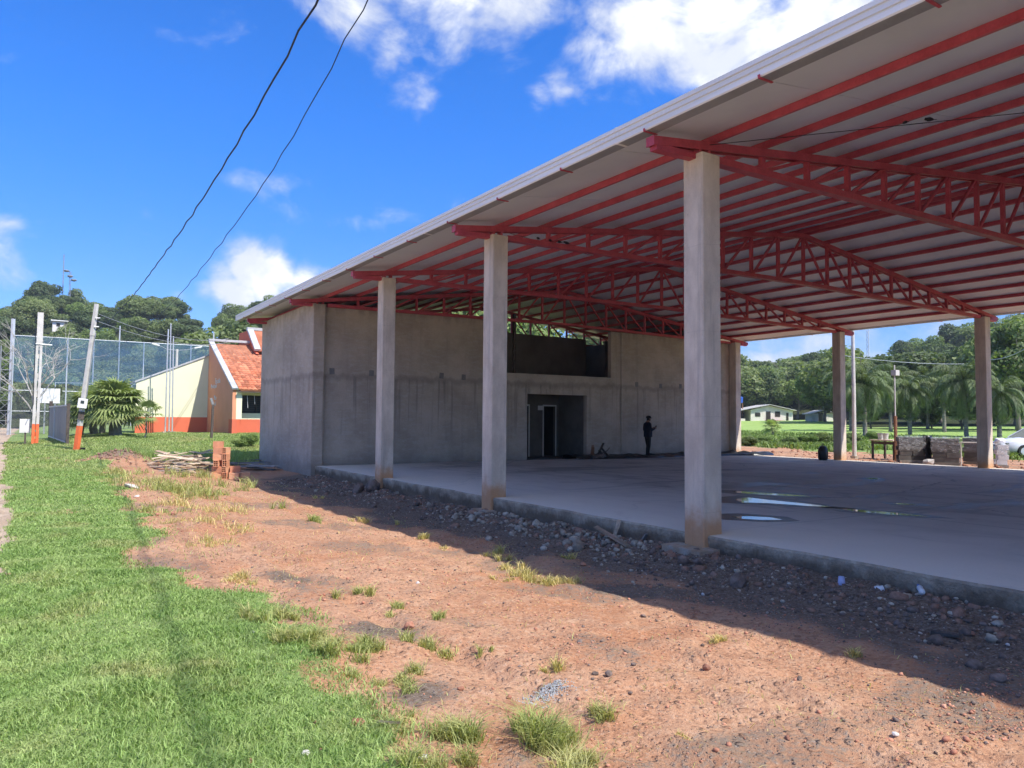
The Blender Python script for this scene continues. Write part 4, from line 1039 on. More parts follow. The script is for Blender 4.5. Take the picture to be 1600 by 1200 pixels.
def build_grass():
    r = np.random.default_rng(21)
    def scatter(n, x0, x1, y0, y1, fn):
        X = r.uniform(x0, x1, n); Y = r.uniform(y0, y1, n); k = r.uniform(0, 1, n) < fn(X, Y); return X[k], Y[k]
    dens = lambda X, Y: lawn_mask(X, Y) ** 1.4 * (.55 + .45 * S(.35, .6, fbm(X * 2, Y * 2, 3, 71)))
    parts = [scatter(150000, -.6, 2.4, 1.9, 6.2, dens), scatter(110000, -.6, 2.2, 6.2, 13, dens), scatter(70000, -.9, 2.6, 13, 26, dens)]
    X = np.concatenate([p[0] for p in parts]); Y = np.concatenate([p[1] for p in parts]); d = np.hypot(X, Y)
    tuft = .3 + 1.5 * fbm(X * 2.1, Y * 2.1, 4, 77) ** 1.3
    blades('lawn_grass', X, Y, (.045 + .0012 * d) * tuft * r.uniform(.6, 1.3, len(X)), .0035 + .00075 * d, M['grass_blade'], r, .9, 'bright green lawn grass between the street and the red earth')
    X, Y = scatter(150000, -1.6, 13, 25, 50, dens); ok = ~((X > 7.4) & (Y < 29.6)); X = X[ok]; Y = Y[ok]; d = np.hypot(X, Y)
    blades('far_lawn_grass', X, Y, .085 * r.uniform(.5, 1.5, len(X)), .0009 * d, M['grass_far'], r, .8, 'lighter grass of the lawn in front of the yellow house')
    # taller growth in the shade of the rooms
    X = r.normal(5.6, 1.3, 9000); Y = r.normal(31.0, .9, 9000); ok = (X < 7.35) | (Y > 29.7); X = X[ok]; Y = Y[ok]
    blades('tall_grass', X, Y, r.uniform(.12, .42, len(X)), np.full(len(X), .022), M['grass_blade'], r, .5, 'taller green grass growing beside the grey side wall')
    X, Y = scatter(90000, 36, 60, 14, 62, lambda X, Y: lawn_mask(X, Y) * (1 - .7 * S(38, 50, X)) * S(.3, .55, fbm(X * .35, Y * .35, 3, 81)))
    blades('field_weeds', X, Y, r.uniform(.12, .5, len(X)), r.uniform(.06, .13, len(X)), M['leaf_bright'], r, .9, 'rank green weeds along the edge of the field')
    # clumps that have seeded themselves in the earth: picture point, clump radius, height, blades, kind (0 dry, 1 green)
    cl = [(850, 905, .30, .12, 700, 0), (800, 890, .22, .10, 300, 0), (890, 872, .15, .10, 120, 0), (560, 815, .18, .10, 140, 0), (660, 842, .12, .10, 120, 0), (768, 868, .12, .11, 160, 0), (790, 876, .10, .10, 120, 0), (700, 860, .10, .06, 60, 0),
          (562, 925, .12, .10, 220, 1), (612, 958, .13, .09, 220, 1), (682, 968, .10, .08, 120, 1), (690, 1018, .17, .10, 320, 1), (755, 1018, .05, .06, 60, 1), (870, 1052, .09, .09, 130, 0), (585, 1018, .18, .14, 700, 1), (520, 1028, .16, .11, 320, 1), (462, 1000, .20, .15, 600, 1),
          (400, 970, .16, .12, 260, 1), (440, 965, .14, .10, 200, 1), (720, 1140, .20, .11, 620, 1), (640, 1130, .16, .08, 300, 1), (650, 1060, .16, .08, 300, 1), (600, 1075, .15, .08, 260, 1), (860, 1180, .20, .17, 1100, 1), (700, 1190, .16, .12, 500, 1), (935, 1128, .10, .10, 220, 1),
          (1125, 1000, .06, .05, 70, 0), (1350, 1028, .10, .06, 160, 0), (1120, 1003, .06, .06, 70, 0), (495, 815, .20, .14, 220, 1), (440, 795, .14, .2, 60, 1), (395, 762, .25, .3, 70, 1), (378, 765, .2, .28, 60, 1), (300, 770, .6, .3, 420, 1), (250, 765, .6, .28, 380, 1),
          (320, 775, .5, .26, 260, 1), (220, 755, .5, .25, 260, 1), (270, 790, .5, .2, 260, 0), (350, 800, .4, .16, 160, 0), (290, 815, .4, .12, 220, 0), (240, 800, .35, .14, 240, 1), (360, 830, .3, .1, 160, 0), (330, 850, .3, .1, 160, 0), (385, 905, .22, .09, 240, 0), (1060, 1150, .06, .06, 60, 0),
          (200, 740, .6, .2, 260, 1), (160, 745, .6, .18, 240, 1), (920, 1190, .14, .12, 300, 1), (790, 905, .10, .06, 80, 0), (620, 820, .08, .08, 80, 0), (500, 780, .1, .1, 60, 0), (300, 745, .5, .3, 240, 1), (340, 760, .35, .28, 130, 1)]
    for kind, nm, mt, lab in ((0, 'dry_grass', 'grass_dry', 'straw coloured tufts of dry grass scattered over the earth'), (1, 'weed_grass', 'grass_weed', 'olive green tufts of weed grass scattered over the earth')):
        XX = []; YY = []; HH = []; WW = []
        for (px, py, R, h, n, k) in cl:
            if k != kind: continue
            p = hit(px, py); d = math.hypot(p[0], p[1])
            n = int(n * 1.1); m_ = max(3, int(R * 26)); cx = r.normal(0, R * .62, m_); cy = r.normal(0, R * .62, m_); ch = r.uniform(.45, 1.25, m_); q = r.integers(0, m_, n); x = p[0] + cx[q] + r.normal(0, R * .17, n); y = p[1] + cy[q] + r.normal(0, R * .17, n); ok = x < 7.4
            XX.append(x[ok]); YY.append(y[ok]); HH.append((h * 1.15 * r.uniform(.35, 1.3, n) * ch[q])[ok]); WW.append(np.full(ok.sum(), .0035 + .0006 * d))
        # thin stray blades everywhere in the earth
        x, y = scatter(9000, .8, 6.0, 2.2, 22, lambda X, Y: (1 - lawn_mask(X, Y)) * S(.52, .68, fbm(X * 1.1, Y * 1.1, 3, 90 + kind)) * (1 - S(2.0, 4.2, X) * .75))
        XX.append(x); YY.append(y); HH.append(r.uniform(.02, .07, len(x))); WW.append(.003 + .0005 * np.hypot(x, y))
        blades(nm, np.concatenate(XX), np.concatenate(YY), np.concatenate(HH), np.concatenate(WW), M[mt], r, 1.0, lab)
build_grass()
def build_straw():
    r = np.random.default_rng(77); n = 9000; X = r.uniform(-.2, 6.0, n); Y = 2.0 + r.uniform(0, 1, n) ** 1.4 * 20
    k = r.uniform(0, 1, n) < .15 + .85 * S(.45, .65, fbm(X * 1.2, Y * 1.2, 3, 141)); X = X[k]; Y = Y[k]
    blades('straw', X, Y, r.uniform(.008, .02, len(X)), .003 + .0004 * np.hypot(X, Y), M['grass_dry'], r, 4.5, 'dead straw and stalks lying over the lawn edge and earth', .004)
build_straw()

# ------------------------------------------------------------------ the yellow house
def text_strokes(mb, word, o, ex, ez, size, nrm, mi=0):
    """thin raised lettering from strokes; o origin, ex advance direction, ez up"""
    G = {'E': [(0, 0, 0, 1), (0, 1, .7, 1), (0, .5, .6, .5), (0, 0, .7, 0)], 's': [(.6, .6, 0, .6), (0, .6, 0, .32), (0, .32, .6, .32), (.6, .32, .6, 0), (.6, 0, 0, 0)], 'c': [(.55, .6, 0, .6), (0, .6, 0, 0), (0, 0, .55, 0)],
         'o': [(0, 0, .55, 0), (.55, 0, .55, .6), (.55, .6, 0, .6), (0, .6, 0, 0)], 'l': [(.1, 0, .1, 1)], 'a': [(0, .6, .55, .6), (.55, .6, .55, 0), (.55, 0, 0, 0), (0, 0, 0, .32), (0, .32, .55, .32)], 'n': [(0, 0, 0, .6), (0, .6, .5, .6), (.5, .6, .5, 0)],
         'i': [(.1, 0, .1, .6), (.1, .8, .1, .9)], 'p': [(0, -.3, 0, .6), (0, .6, .5, .6), (.5, .6, .5, 0), (.5, 0, 0, 0)], 'r': [(0, 0, 0, .6), (0, .55, .4, .6)], 'M': [(0, 0, 0, 1), (0, 1, .4, .4), (.4, .4, .8, 1), (.8, 1, .8, 0)], 'u': [(0, .6, 0, 0), (0, 0, .5, 0), (.5, 0, .5, .6)], 't': [(.2, 0, .2, .9), (0, .6, .5, .6)]}
    x = 0
    for ch in word:
        for (a, b, c, d) in G.get(ch, []):
            p0 = o + ex * (x + a) * size + ez * b * size; p1 = o + ex * (x + c) * size + ez * d * size
            mb.bar(p0, p1, .012, size * .15, np.cross(nrm, p1 - p0), mi)
        x += .95 if ch not in 'li' else .5
def build_house():
    X0 = 10.2; Y0, Y1 = 47.0, 54.6; zb = .30; ze = 3.42; zr = 6.85; X1 = 22.0
    h = thing('yellow_house', 'yellow house with salmon base, orange gable wall and red tiled roof', 'house', (X0, 50, zb))
    # orange gable wall facing the street side
    MB().prism([(Y0, zb), (Y1, zb), (Y1, zr - .1), (Y0, ze - .08)], 'x', X0, X0 + .22).build('gable_wall', M['house_orange'], h)
    cp = MB(); cp.bar((X0 + .11, Y0 - .15, ze - .14), (X0 + .11, Y1, zr), .34, .11); cp.build('gable_coping', M['trim_grey'], h)
    cp = MB(); cp.box((X0 - .06, Y1 - .25, zr - .02), (15.6, Y1 + .15, zr + .14)); cp.build('ridge_coping', M['trim_grey'], h)
    # front wall with its window under the eave
    wy = Y0 + .9; zw = zb + 1.12
    b = MB(); b.box((X0 + .222, wy, zb), (X1, wy + .2, zw)); b.build('front_base', M['house_red'], h)
    wx0, wx1, wz0, wz1 = at_y(373, 625, wy)[0], X0 + 4.9, zb + 1.50, zb + 2.62
    w = MB(); w.box((X0 + .222, wy + .004, zw), (wx0, wy + .2, 3.2)); w.box((wx1, wy + .004, zw), (X1, wy + .2, 3.2)); w.box((wx0, wy + .004, zw), (wx1, wy + .2, wz0)); w.box((wx0, wy + .004, wz1), (wx1, wy + .2, 3.2)); w.build('front_wall', M['house_yellow'], h)
    p = MB(); p.box((X0 - .002, Y0 - .02, zb), (X0 + .30, Y0 + .895, zw)); p.build('pier_base', M['house_red'], h)
    p = MB(); p.box((X0 + .222, Y0 - .01, zw + .002), (X0 + .56, Y0 + .25, ze - .35)); p.build('pier', M['house_yellow'], h)
    wn = MB(); wn.box((wx0, wy + .14, wz0), (wx1, wy + .16, wz1)); win = wn.build('window', M['glass_dark'], h)
    for k in range(9):
        z = wz0 + .06 + k * (wz1 - wz0 - .1) / 8; MB().box((wx0, wy + .09, z - .022), (wx1, wy + .12, z + .022)).build('louvre', M['dark_room'], win)
    for k in range(5):
        x = wx0 + k * (wx1 - wx0) / 4; MB().box((x - .03, wy + .05, wz0 - .01), (x + .03, wy + .088, wz1 + .01)).build('mullion', M['dark_room'], win)
    # yellow side wing with a rising top
    z5 = zb + 1.22
    def tri(px): return at_y(px, 600, Y1)[0]
    xa, xb = tri(213), X0
    ztl = at_y(218, 598, Y1)[2]; ztr = at_y(322, 556, Y1)[2]
    MB().box((xa, Y1 - .004, zb), (xb - .002, Y1 + .25, z5)).build('wing_base', M['house_red'], h)
    MB().prism([(xa, z5), (xb - .002, z5), (xb - .002, ztr), (xa, ztl)], 'y', Y1, Y1 + .24).build('wing_wall', M['house_yellow'], h)
    MB().prism([(xa - .1, ztl), (xb - .004, ztr), (xb - .004, ztr + .10), (xa - .1, ztl + .10)], 'y', Y1 - .08, Y1 + 5).build('wing_roof', M['trim_grey'], h)
    # tiled slope, laid tile by tile in courses
    n_c = 22; L = math.hypot(Y1 - Y0 + .35, zr - ze); ang = math.atan2(zr - ze, Y1 - Y0 + .35)
    deck = MB(); deck.bar(((X0 + X1) / 2 + .2, Y0 - .3, ze - .26), ((X0 + X1) / 2 + .2, Y1, zr - .16), X1 - X0 - .4, .06); rf = deck.build('roof', M['tile_old'], h)
    tm = MB(); seg = 5; wd = .27; ln = L / n_c * 1.25
    prof = [(wd * (i / seg - .5), .045 * math.sin(math.pi * i / seg)) for i in range(seg + 1)]
    for i in range(seg):
        a, b2 = prof[i], prof[i + 1]
        tm.add([(a[0], -.02, a[1] + .055), (b2[0], -.02, b2[1] + .055), (b2[0] * .9, ln, b2[1] + .02), (a[0] * .9, ln, a[1] + .02)], [(0, 1, 2, 3)])
        tm.add([(a[0], -.02, a[1] + .055), (b2[0], -.02, b2[1] + .055), (b2[0], -.02, .0), (a[0], -.02, .0)], [(1, 0, 3, 2)])
    tme = tm.mesh('tile', M['roof_tile'])
    xr = 14.2                                              # the rest of the slope is hidden by the rooms
    for c in range(n_c):
        u = c / n_c; y = Y0 - .3 + (Y1 - Y0 + .35) * u; z = ze - .22 + (zr - ze) * u
        k = 0; x = X0 + .46
        while x < xr:
            if k % 1 == 0:
                t = add_obj('tile', tme, rf, (x - h.location.x + random.uniform(-.008, .008), y - h.location.y, z - h.location.z + random.uniform(0, .012)))
                t.rotation_euler = (ang, random.uniform(-.02, .02), random.uniform(-.02, .02))
            x += wd * .985; k += 1
    # the higher slope behind
    up = MB(); x2 = 12.9
    up.prism([(Y1 - 2.0, zr - .9), (Y1 + 3.2, zr - .9), (Y1 + 3.2, zr + 1.0), (Y1 + .2, zr + .95)], 'x', x2, x2 + .2); up.build('upper_gable', M['house_red'], h)
    up = MB(); up.bar((x2 + .1, Y1 - 2.0, zr - .62), (x2 + .1, Y1 + .35, zr + 1.05), .42, .16); up.box((x2 - .1, Y1 + .2, zr + .98), (X1, Y1 + .6, zr + 1.18)); up.build('upper_coping', M['trim_grey'], h)
    up = MB(); up.bar(((x2 + X1) / 2, Y1 - 2.0, zr - .72), ((x2 + X1) / 2, Y1 + .3, zr + .95), X1 - x2 - .4, .08); up.build('upper_roof', M['roof_tile'], h)
    bx = MB(); bx.box((X0 + .25, wy + .22, zb), (X1, Y1 + 5, ze - .3)); bx.build('inner_walls', M['house_yellow'], h)
    # white lettering on the gable wall
    for (px, py, wd_, sz) in ((341, 598, 'Escola', .30), (334, 606, 'Municipal', .26), (339, 624, 'Mun', .28), (340, 633, 'al', .26)):
        q = at_x(px, py, X0 - .008); m = MB(); text_strokes(m, wd_, q + np.array([0, .9, 0]), np.array([0, -1.0, 0]), np.array([0, 0, 1.0]), sz, np.array([-1.0, 0, 0])); m.build('lettering', M['white_paint'], h)
    # torn fringe hanging from the eave
    fr = MB()
    for k in range(8):
        x = X0 + .9 + k * .42; q = np.array([x, Y0 + .15, ze - .45]); fr.tube([q, q + np.array([.05, 0, -random.uniform(.3, .95)])], .012, 4)
    fr.tube([(X0 + .5, Y0 + .15, ze - .42), (X0 + 3.8, Y0 + .15, ze - .44)], .02, 4); fr.build('hanging_cords', M['white_paint'], h)
    # lean-to fascia: dark underside of the eave
    MB().box((X0 + .25, Y0 - .28, ze - .36), (X1, Y0 - .22, ze - .22)).build('fascia', M['dark_stick'], h)
build_house()

# ------------------------------------------------------------------ poles, lamps, wires, gate on the street side
def upright_pole():
    b = at_d(54, 697, 37); tpt = at_d(65, 487, 37); z = gz(b[0], b[1]); base = np.array([b[0], b[1], z])
    t = thing('utility_pole', 'upright pale concrete pole with orange painted foot beside the street', 'pole', base)
    top = np.array([b[0] + .05, b[1], tpt[2]])
    def at(u): return base + (top - base) * u
    def seg(u0, u1, mat, name, ext=0.0):
        m = MB()
        for s in (-1, 1):
            w0 = .13 - .035 * u0 + ext; w1 = .13 - .035 * u1 + ext
            a, c = at(u0), at(u1); off = np.array([.085 * s, 0, 0])
            v = [a + off + np.array([i * w0 / 2, j * w0, 0]) for i, j in ((-1, -1), (1, -1), (1, 1), (-1, 1))] + [c + off + np.array([i * w1 / 2, j * w1, 0]) for i, j in ((-1, -1), (1, -1), (1, 1), (-1, 1))]
            m.add(v, [(0, 3, 2, 1), (4, 5, 6, 7), (0, 1, 5, 4), (1, 2, 6, 5), (2, 3, 7, 6), (3, 0, 4, 7)])
        for k in range(4):
            u = u0 + (u1 - u0) * (k + .5) / 4; c = at(u); m.obox(c, (.10, .10, .22))
        m.build(name, mat, t)
    seg(-.05, .155, M['orange_paint'], 'painted_foot', .004); seg(.155, .74, M['pole_concrete'], 'shaft')
    c0, c1 = at(.74), at(1.0); MB().obox((c0 + c1) / 2, (.26, .2, c1[2] - c0[2])).build('head', M['pole_concrete'], t)
    MB().tube([at(.76) + [-.16, -.12, 0], at(.755) + [.55, -.1, 0]], .03, 6).build('bracket', M['galvanised'], t)
    cb = MB(); cb.tube([at(.88) + [-.19, -.1, 0], at(.5) + [-.16, -.14, 0], at(.3) + [-.14, -.14, 0], at(.23) + [-.3, -.14, 0]], .018, 5); cb.build('conduit', M['wire_black'], t)
    # white box on its own post, left of the pole
    q = base + np.array([-.42, .35, 0]); q[2] = gz(q[0], q[1])
    mt = thing('meter_cabinet', 'small white cabinet on a dark post left of the upright pole', 'cabinet', q)
    MB().box(q + [-.03, -.03, -.1], q + [.05, .05, .7]).build('post', M['dark_stick'], mt); MB().box(q + [-.24, -.07, .62], q + [.20, .12, 1.3]).build('box', M['white_paint'], mt)
    MB().box(q + [-.2, -.082, .67], q + [.16, -.071, 1.25]).build('door', M['white_paint'], mt)
upright_pole()
def leaning_pole():
    b = at_d(119, 709, 31); base = np.array([b[0], b[1], gz(b[0], b[1])]); tp = at_d(151, 475, 31.6)
    t = thing('utility_pole', 'leaning concrete pole with meter box and orange painted foot', 'pole', base)
    def at(u): return base + (tp - base) * u
    d = (tp - base) / np.linalg.norm(tp - base)
    def frus(u0, u1, w0, w1, name, mat): MB().tube([at(u0), at(u1)], [w0 * .72, w1 * .72], 4).build(name, mat, t)
    frus(-.03, .165, .17, .165, 'painted_foot', M['orange_paint']); frus(.166, .78, .155, .115, 'shaft', M['pole_concrete'])
    frus(.78, 1.0, .14, .12, 'head', M['pole_concrete'])
    k = at(.235); MB().obox(k + [0, -.02, 0], (.22, .26, .34), (0, .1, 0)).build('clamp', M['dark_stick'], t)
    k = at(.31); bx = MB().obox(k + [-.02, -.22, .05], (.34, .24, .40), (0, .12, 0)).build('meter_box', M['white_paint'], t)
    MB().obox(k + [-.03, -.35, .10], (.13, .02, .12), (0, .12, 0)).build('window', M['glass_dark'], bx)
    MB().tube([at(.36) + [.10, -.05, 0], at(.74) + [.09, -.06, 0], at(.80) + [.12, -.05, 0]], .02, 5).build('conduit', M['grey_steel'], t)
    for u in (.84, .9): MB().tube([at(u) + [.02, -.1, 0], at(u) + [.2, -.1, .02]], .03, 6).build('insulator', M['white_paint'], t)
    MB().obox(base + [.22, -.1, .05], (.16, .16, .14), (0, 0, .4)).build('cable_stub', M['black_plastic'], t)
    # service lines from the pole to the house
    for i, (u, lab) in enumerate(((.93, 'upper pale service line from the leaning pole towards the house'), (.88, 'lower pale service line from the leaning pole towards the house'))):
        a = at(u) + np.array([.15, 0, 0]); e = np.array([11.5, 54.7, 7.1 - i * .25]); pts = []
        for q in np.linspace(0, 1, 14): p = a + (e - a) * q; p[2] -= .5 * 4 * q * (1 - q); pts.append(p)
        MB().tube(pts, .014, 4).build('service_line', M['wire_grey'], None, label=lab, cat='wire')
leaning_pole()
def overhead(keys, label, rad):
    ks = np.array(keys, float); ys = np.linspace(ks[0, 1], ks[-1, 1], 90); pts = []
    for i, y in enumerate(ys):
        x = np.interp(y, ks[:, 1], ks[:, 0]); z = np.interp(y, ks[:, 1], ks[:, 2])
        pts.append((x, y, z))
    pts = np.array(pts); ker = np.ones(9) / 9
    for c in (0, 2): pts[4:-4, c] = np.convolve(pts[:, c], ker, 'valid')
    pts[:, 0] += .025 * np.sin(ys * 3.1); pts[:, 2] += .02 * np.cos(ys * 2.7)
    MB().tube(pts, rad, 5).build('overhead_cable', M['wire_black'], None, label=label, cat='cable')
overhead([(3.9, -6, 12.6), (3.95, 3, 10.6), (4, 8, 9.7), (4, 12.5, 8.95), (4, 16.7, 8.35), (4, 25, 7.8), (4.05, 40, 7.55), (4.2, 58, 8.0), (4.3, 70, 8.5)], 'twisted black overhead cable, left of the two in the sky', .021)
overhead([(4.9, -6, 14.3), (4.9, 3, 11.9), (4.9, 8, 10.4), (4.9, 12.56, 9.2), (4.9, 17.5, 7.85), (4.9, 24.5, 7.1), (4.9, 32.7, 6.45), (4.9, 45, 6.2), (4.9, 70, 6.6)], 'thin black overhead cable, right of the two in the sky', .012)

def build_gate():
    a = at_d(103, 690, 35); b = at_d(77, 668, 44); a = np.array([a[0], a[1], gz(a[0], a[1])]); b = np.array([b[0], b[1], gz(b[0], b[1])])
    t = thing('metal_gate', 'grey metal gate of upright sheet panels at the street edge', 'gate', a)
    n = 13; d = (b - a); e = d / np.linalg.norm(d); H = 1.85
    for k in range(n):
        p = a + d * (k + .5) / n; w = np.linalg.norm(d) / n * .93
        q = p + np.array([0, 0, .08]); MB().bar(q, q + np.array([0, 0, H - .1]), .03, w, e).build('panel', M['gate_steel'], t)
    fr = MB()
    for z in (.12, H): fr.bar(a + [-.03, 0, z], b + [-.03, 0, z], .06, .06)
    fr.bar(a + d * .62 + [-.05, 0, .05], a + d * .62 + [-.05, 0, H], .05, .05); fr.build('frame', M['galvanised'], t)
    MB().box(a + [-.02, -.16, -.3], a + [.12, -.02, H + .1]).build('post', M['dark_stick'], t)
    q = b + np.array([.05, .1, 0]); MB().tube([q, q + [0, 0, H + .35]], .09, 8).build('post', M['dark_stick'], t)
build_gate()
def build_signboard():
    p = at_d(79, 630, 55); z0 = p[2]; zt = at_d(79, 607, 55)[2]; g0 = gz(p[0], p[1])
    t = thing('signboard', 'blank white board with green edge behind the metal gate', 'sign', (p[0], p[1], g0))
    xl = at_d(63, 620, 55)[0]; xr = at_d(94, 620, 55)[0]
    MB().box((xl, p[1], z0), (xr, p[1] + .1, zt)).build('board', M['white_paint'], t); MB().box((xl + .9, p[1] + .12, zt - .5), (xr + .14, p[1] + .2, zt + .14)).build('green_frame', M['leaf_dark'], t)
    for x in (xl + .3, xr - .3): MB().box((x - .05, p[1] + .02, g0 - .2), (x + .05, p[1] + .098, z0)).build('post', M['grey_steel'], t)
build_signboard()
def build_fence():
    A = at_d(14, 668, 58); B = at_d(330, 668, 66); A = np.array([A[0], A[1], gz(A[0], A[1])]); B = np.array([B[0], B[1], gz(B[0], B[1])])
    t = thing('court_fence', 'tall sports court fence with steel posts and blue windbreak net', 'fence', A)
    n = 8; ztop = at_d(14, 523, 58)[2]
    P = [A + (B - A) * k / n for k in range(n + 1)]
    for k, p in enumerate(P):
        ex = 1.3 if k in (0, 4, 6, 8) else 0.05
        MB().tube([p + [0, 0, -.2], (p[0], p[1], ztop + ex)], .055 if k else .16, 6).build('post', M['galvanised'], t)
    for z, r in ((ztop, .035), (3.55, .03), (1.9, .025)):
        MB().tube([(A[0], A[1], z), (B[0], B[1], z)], r, 5).build('rail', M['galvanised'], t)
    def sheet(z0f, z1f, off, mat, nm):
        v = []; f = []; m = 40
        for k in range(m + 1):
            q = A + (B - A) * k / m + np.array([0, off, 0]); v += [(q[0], q[1] + .1 * math.sin(k * 2.1), z0f(k / m)), (q[0], q[1], z1f(k / m))]
        for k in range(m): f.append((2 * k, 2 * k + 2, 2 * k + 3, 2 * k + 1))
        MB().add(v, f).build(nm, mat, t)
    sheet(lambda u: 4.3 - .15 * abs(math.sin(u * 8 * math.pi)) - .5 * u, lambda u: ztop - .02, -.08, M['net_blue'], 'windbreak_net')
    sheet(lambda u: A[2] + (B[2] - A[2]) * u, lambda u: ztop - .03, .08, M['net_grey'], 'mesh')
    # the far side of the court
    C1 = A + np.array([3.5, 24, 0]); C2 = B + np.array([3, 20, 0])
    for k in range(5):
        p = C1 + (C2 - C1) * k / 4; MB().tube([(p[0], p[1], gz(p[0], p[1]) - .2), (p[0], p[1], 5.2)], .05, 5).build('post', M['galvanised'], t)
    MB().tube([(C1[0], C1[1], 5.15), (C2[0], C2[1], 5.15)], .035, 5).build('rail', M['galvanised'], t)
    # lattice gate tower at the left end
    q = at_d(6, 668, 58); q = np.array([q[0], q[1], gz(q[0], q[1])])
    s = thing('scaffold_tower', 'grey lattice tower at the left end of the court fence', 'tower', q)
    zt = at_d(6, 540, 58)[2]
    L = [q + np.array([i * .38, j * .38, 0]) for i, j in ((-1, -1), (1, -1), (1, 1), (-1, 1))]
    for p in L: MB().tube([p + [0, 0, -.2], (p[0], p[1], zt)], .035, 5).build('leg', M['grey_steel'], s)
    k = 0; z = q[2] + .3
    while z + .8 < zt:
        m = MB()
        for i in range(4):
            a, b = L[i], L[(i + 1) % 4]; m.tube([(a[0], a[1], z), (b[0], b[1], z + .8)], .018, 4); m.tube([(a[0], a[1], z), (b[0], b[1], z)], .018, 4)
        m.build('brace', M['grey_steel'], s); z += .8
build_fence()
def court_lamp():
    p = at_d(273, 668, 62); z = gz(p[0], p[1]); zt = at_d(273, 545, 62)[2]
    t = thing('flood_light', 'double-armed lamp post rising behind the yellow wall', 'lamp', (p[0], p[1], z))
    MB().tube([(p[0], p[1], z - .2), (p[0], p[1], zt)], [.16, .1], 8).build('post', M['pole_concrete'], t)
    MB().tube([(p[0] - 1.4, p[1], zt + .25), (p[0] - .8, p[1], zt - .05), (p[0], p[1], zt - .1), (p[0] + .8, p[1], zt - .02), (p[0] + 1.4, p[1], zt + .2)], .025, 6).build('arm', M['grey_steel'], t)
    for s in (-1, 1):
        c = np.array([p[0] + s * 1.65, p[1], zt + (.3 if s < 0 else .25)]); MB().obox(c, (.6, .24, .12), (0, s * -.25, 0)).build('lamp_head', M['white_paint'], t)
court_lamp()
for i, (px, top, lab) in enumerate(((262, 532, 'thin white flagpole, leftmost of the three by the yellow wall'), (267, 508, 'thin white flagpole, middle and tallest of the three by the yellow wall'), (271, 528, 'thin white flagpole, rightmost of the three by the yellow wall'))):
    b = at_d(px - 4 + i, 677, 48); z = gz(b[0], b[1]); zt = at_d(px, top, 48)[2]; tp = at_d(px, top, 48)
    t = thing('flagpole', lab, 'flagpole', (b[0], b[1], z), 'flagpoles by the yellow wall')
    MB().tube([(b[0], b[1], z - .1), tp], [.045, .035], 7).build('shaft', M['galvanised'], t); MB().lathe([(.0, 0), (.05, .03), (.05, .08), (.0, .11)], tp, 8).build('finial', M['galvanised'], t)
    MB().box((b[0] - .16, b[1] - .16, z - .1), (b[0] + .16, b[1] + .16, z + .06)).build('plinth', M['stone_grey'], t)
def bent_post():
    b = at_d(330, 690, 40); z = gz(b[0], b[1]); tp = at_d(331, 632, 40); t2 = at_d(328, 622, 40)
    t = thing('fence_post', 'dark concrete fence post with bent top in front of the gable wall', 'post', (b[0], b[1], z))
    MB().bar((b[0], b[1], z - .2), (b[0] + .05, b[1], tp[2]), .12, .12, (0, 1, 0)).build('shaft', M['dark_stick'], t); MB().bar((b[0] + .05, b[1], tp[2] - .04), (b[0] - .08, b[1], t2[2]), .115, .115, (0, 1, 0)).build('bent_top', M['grey_steel'], t)
bent_post()

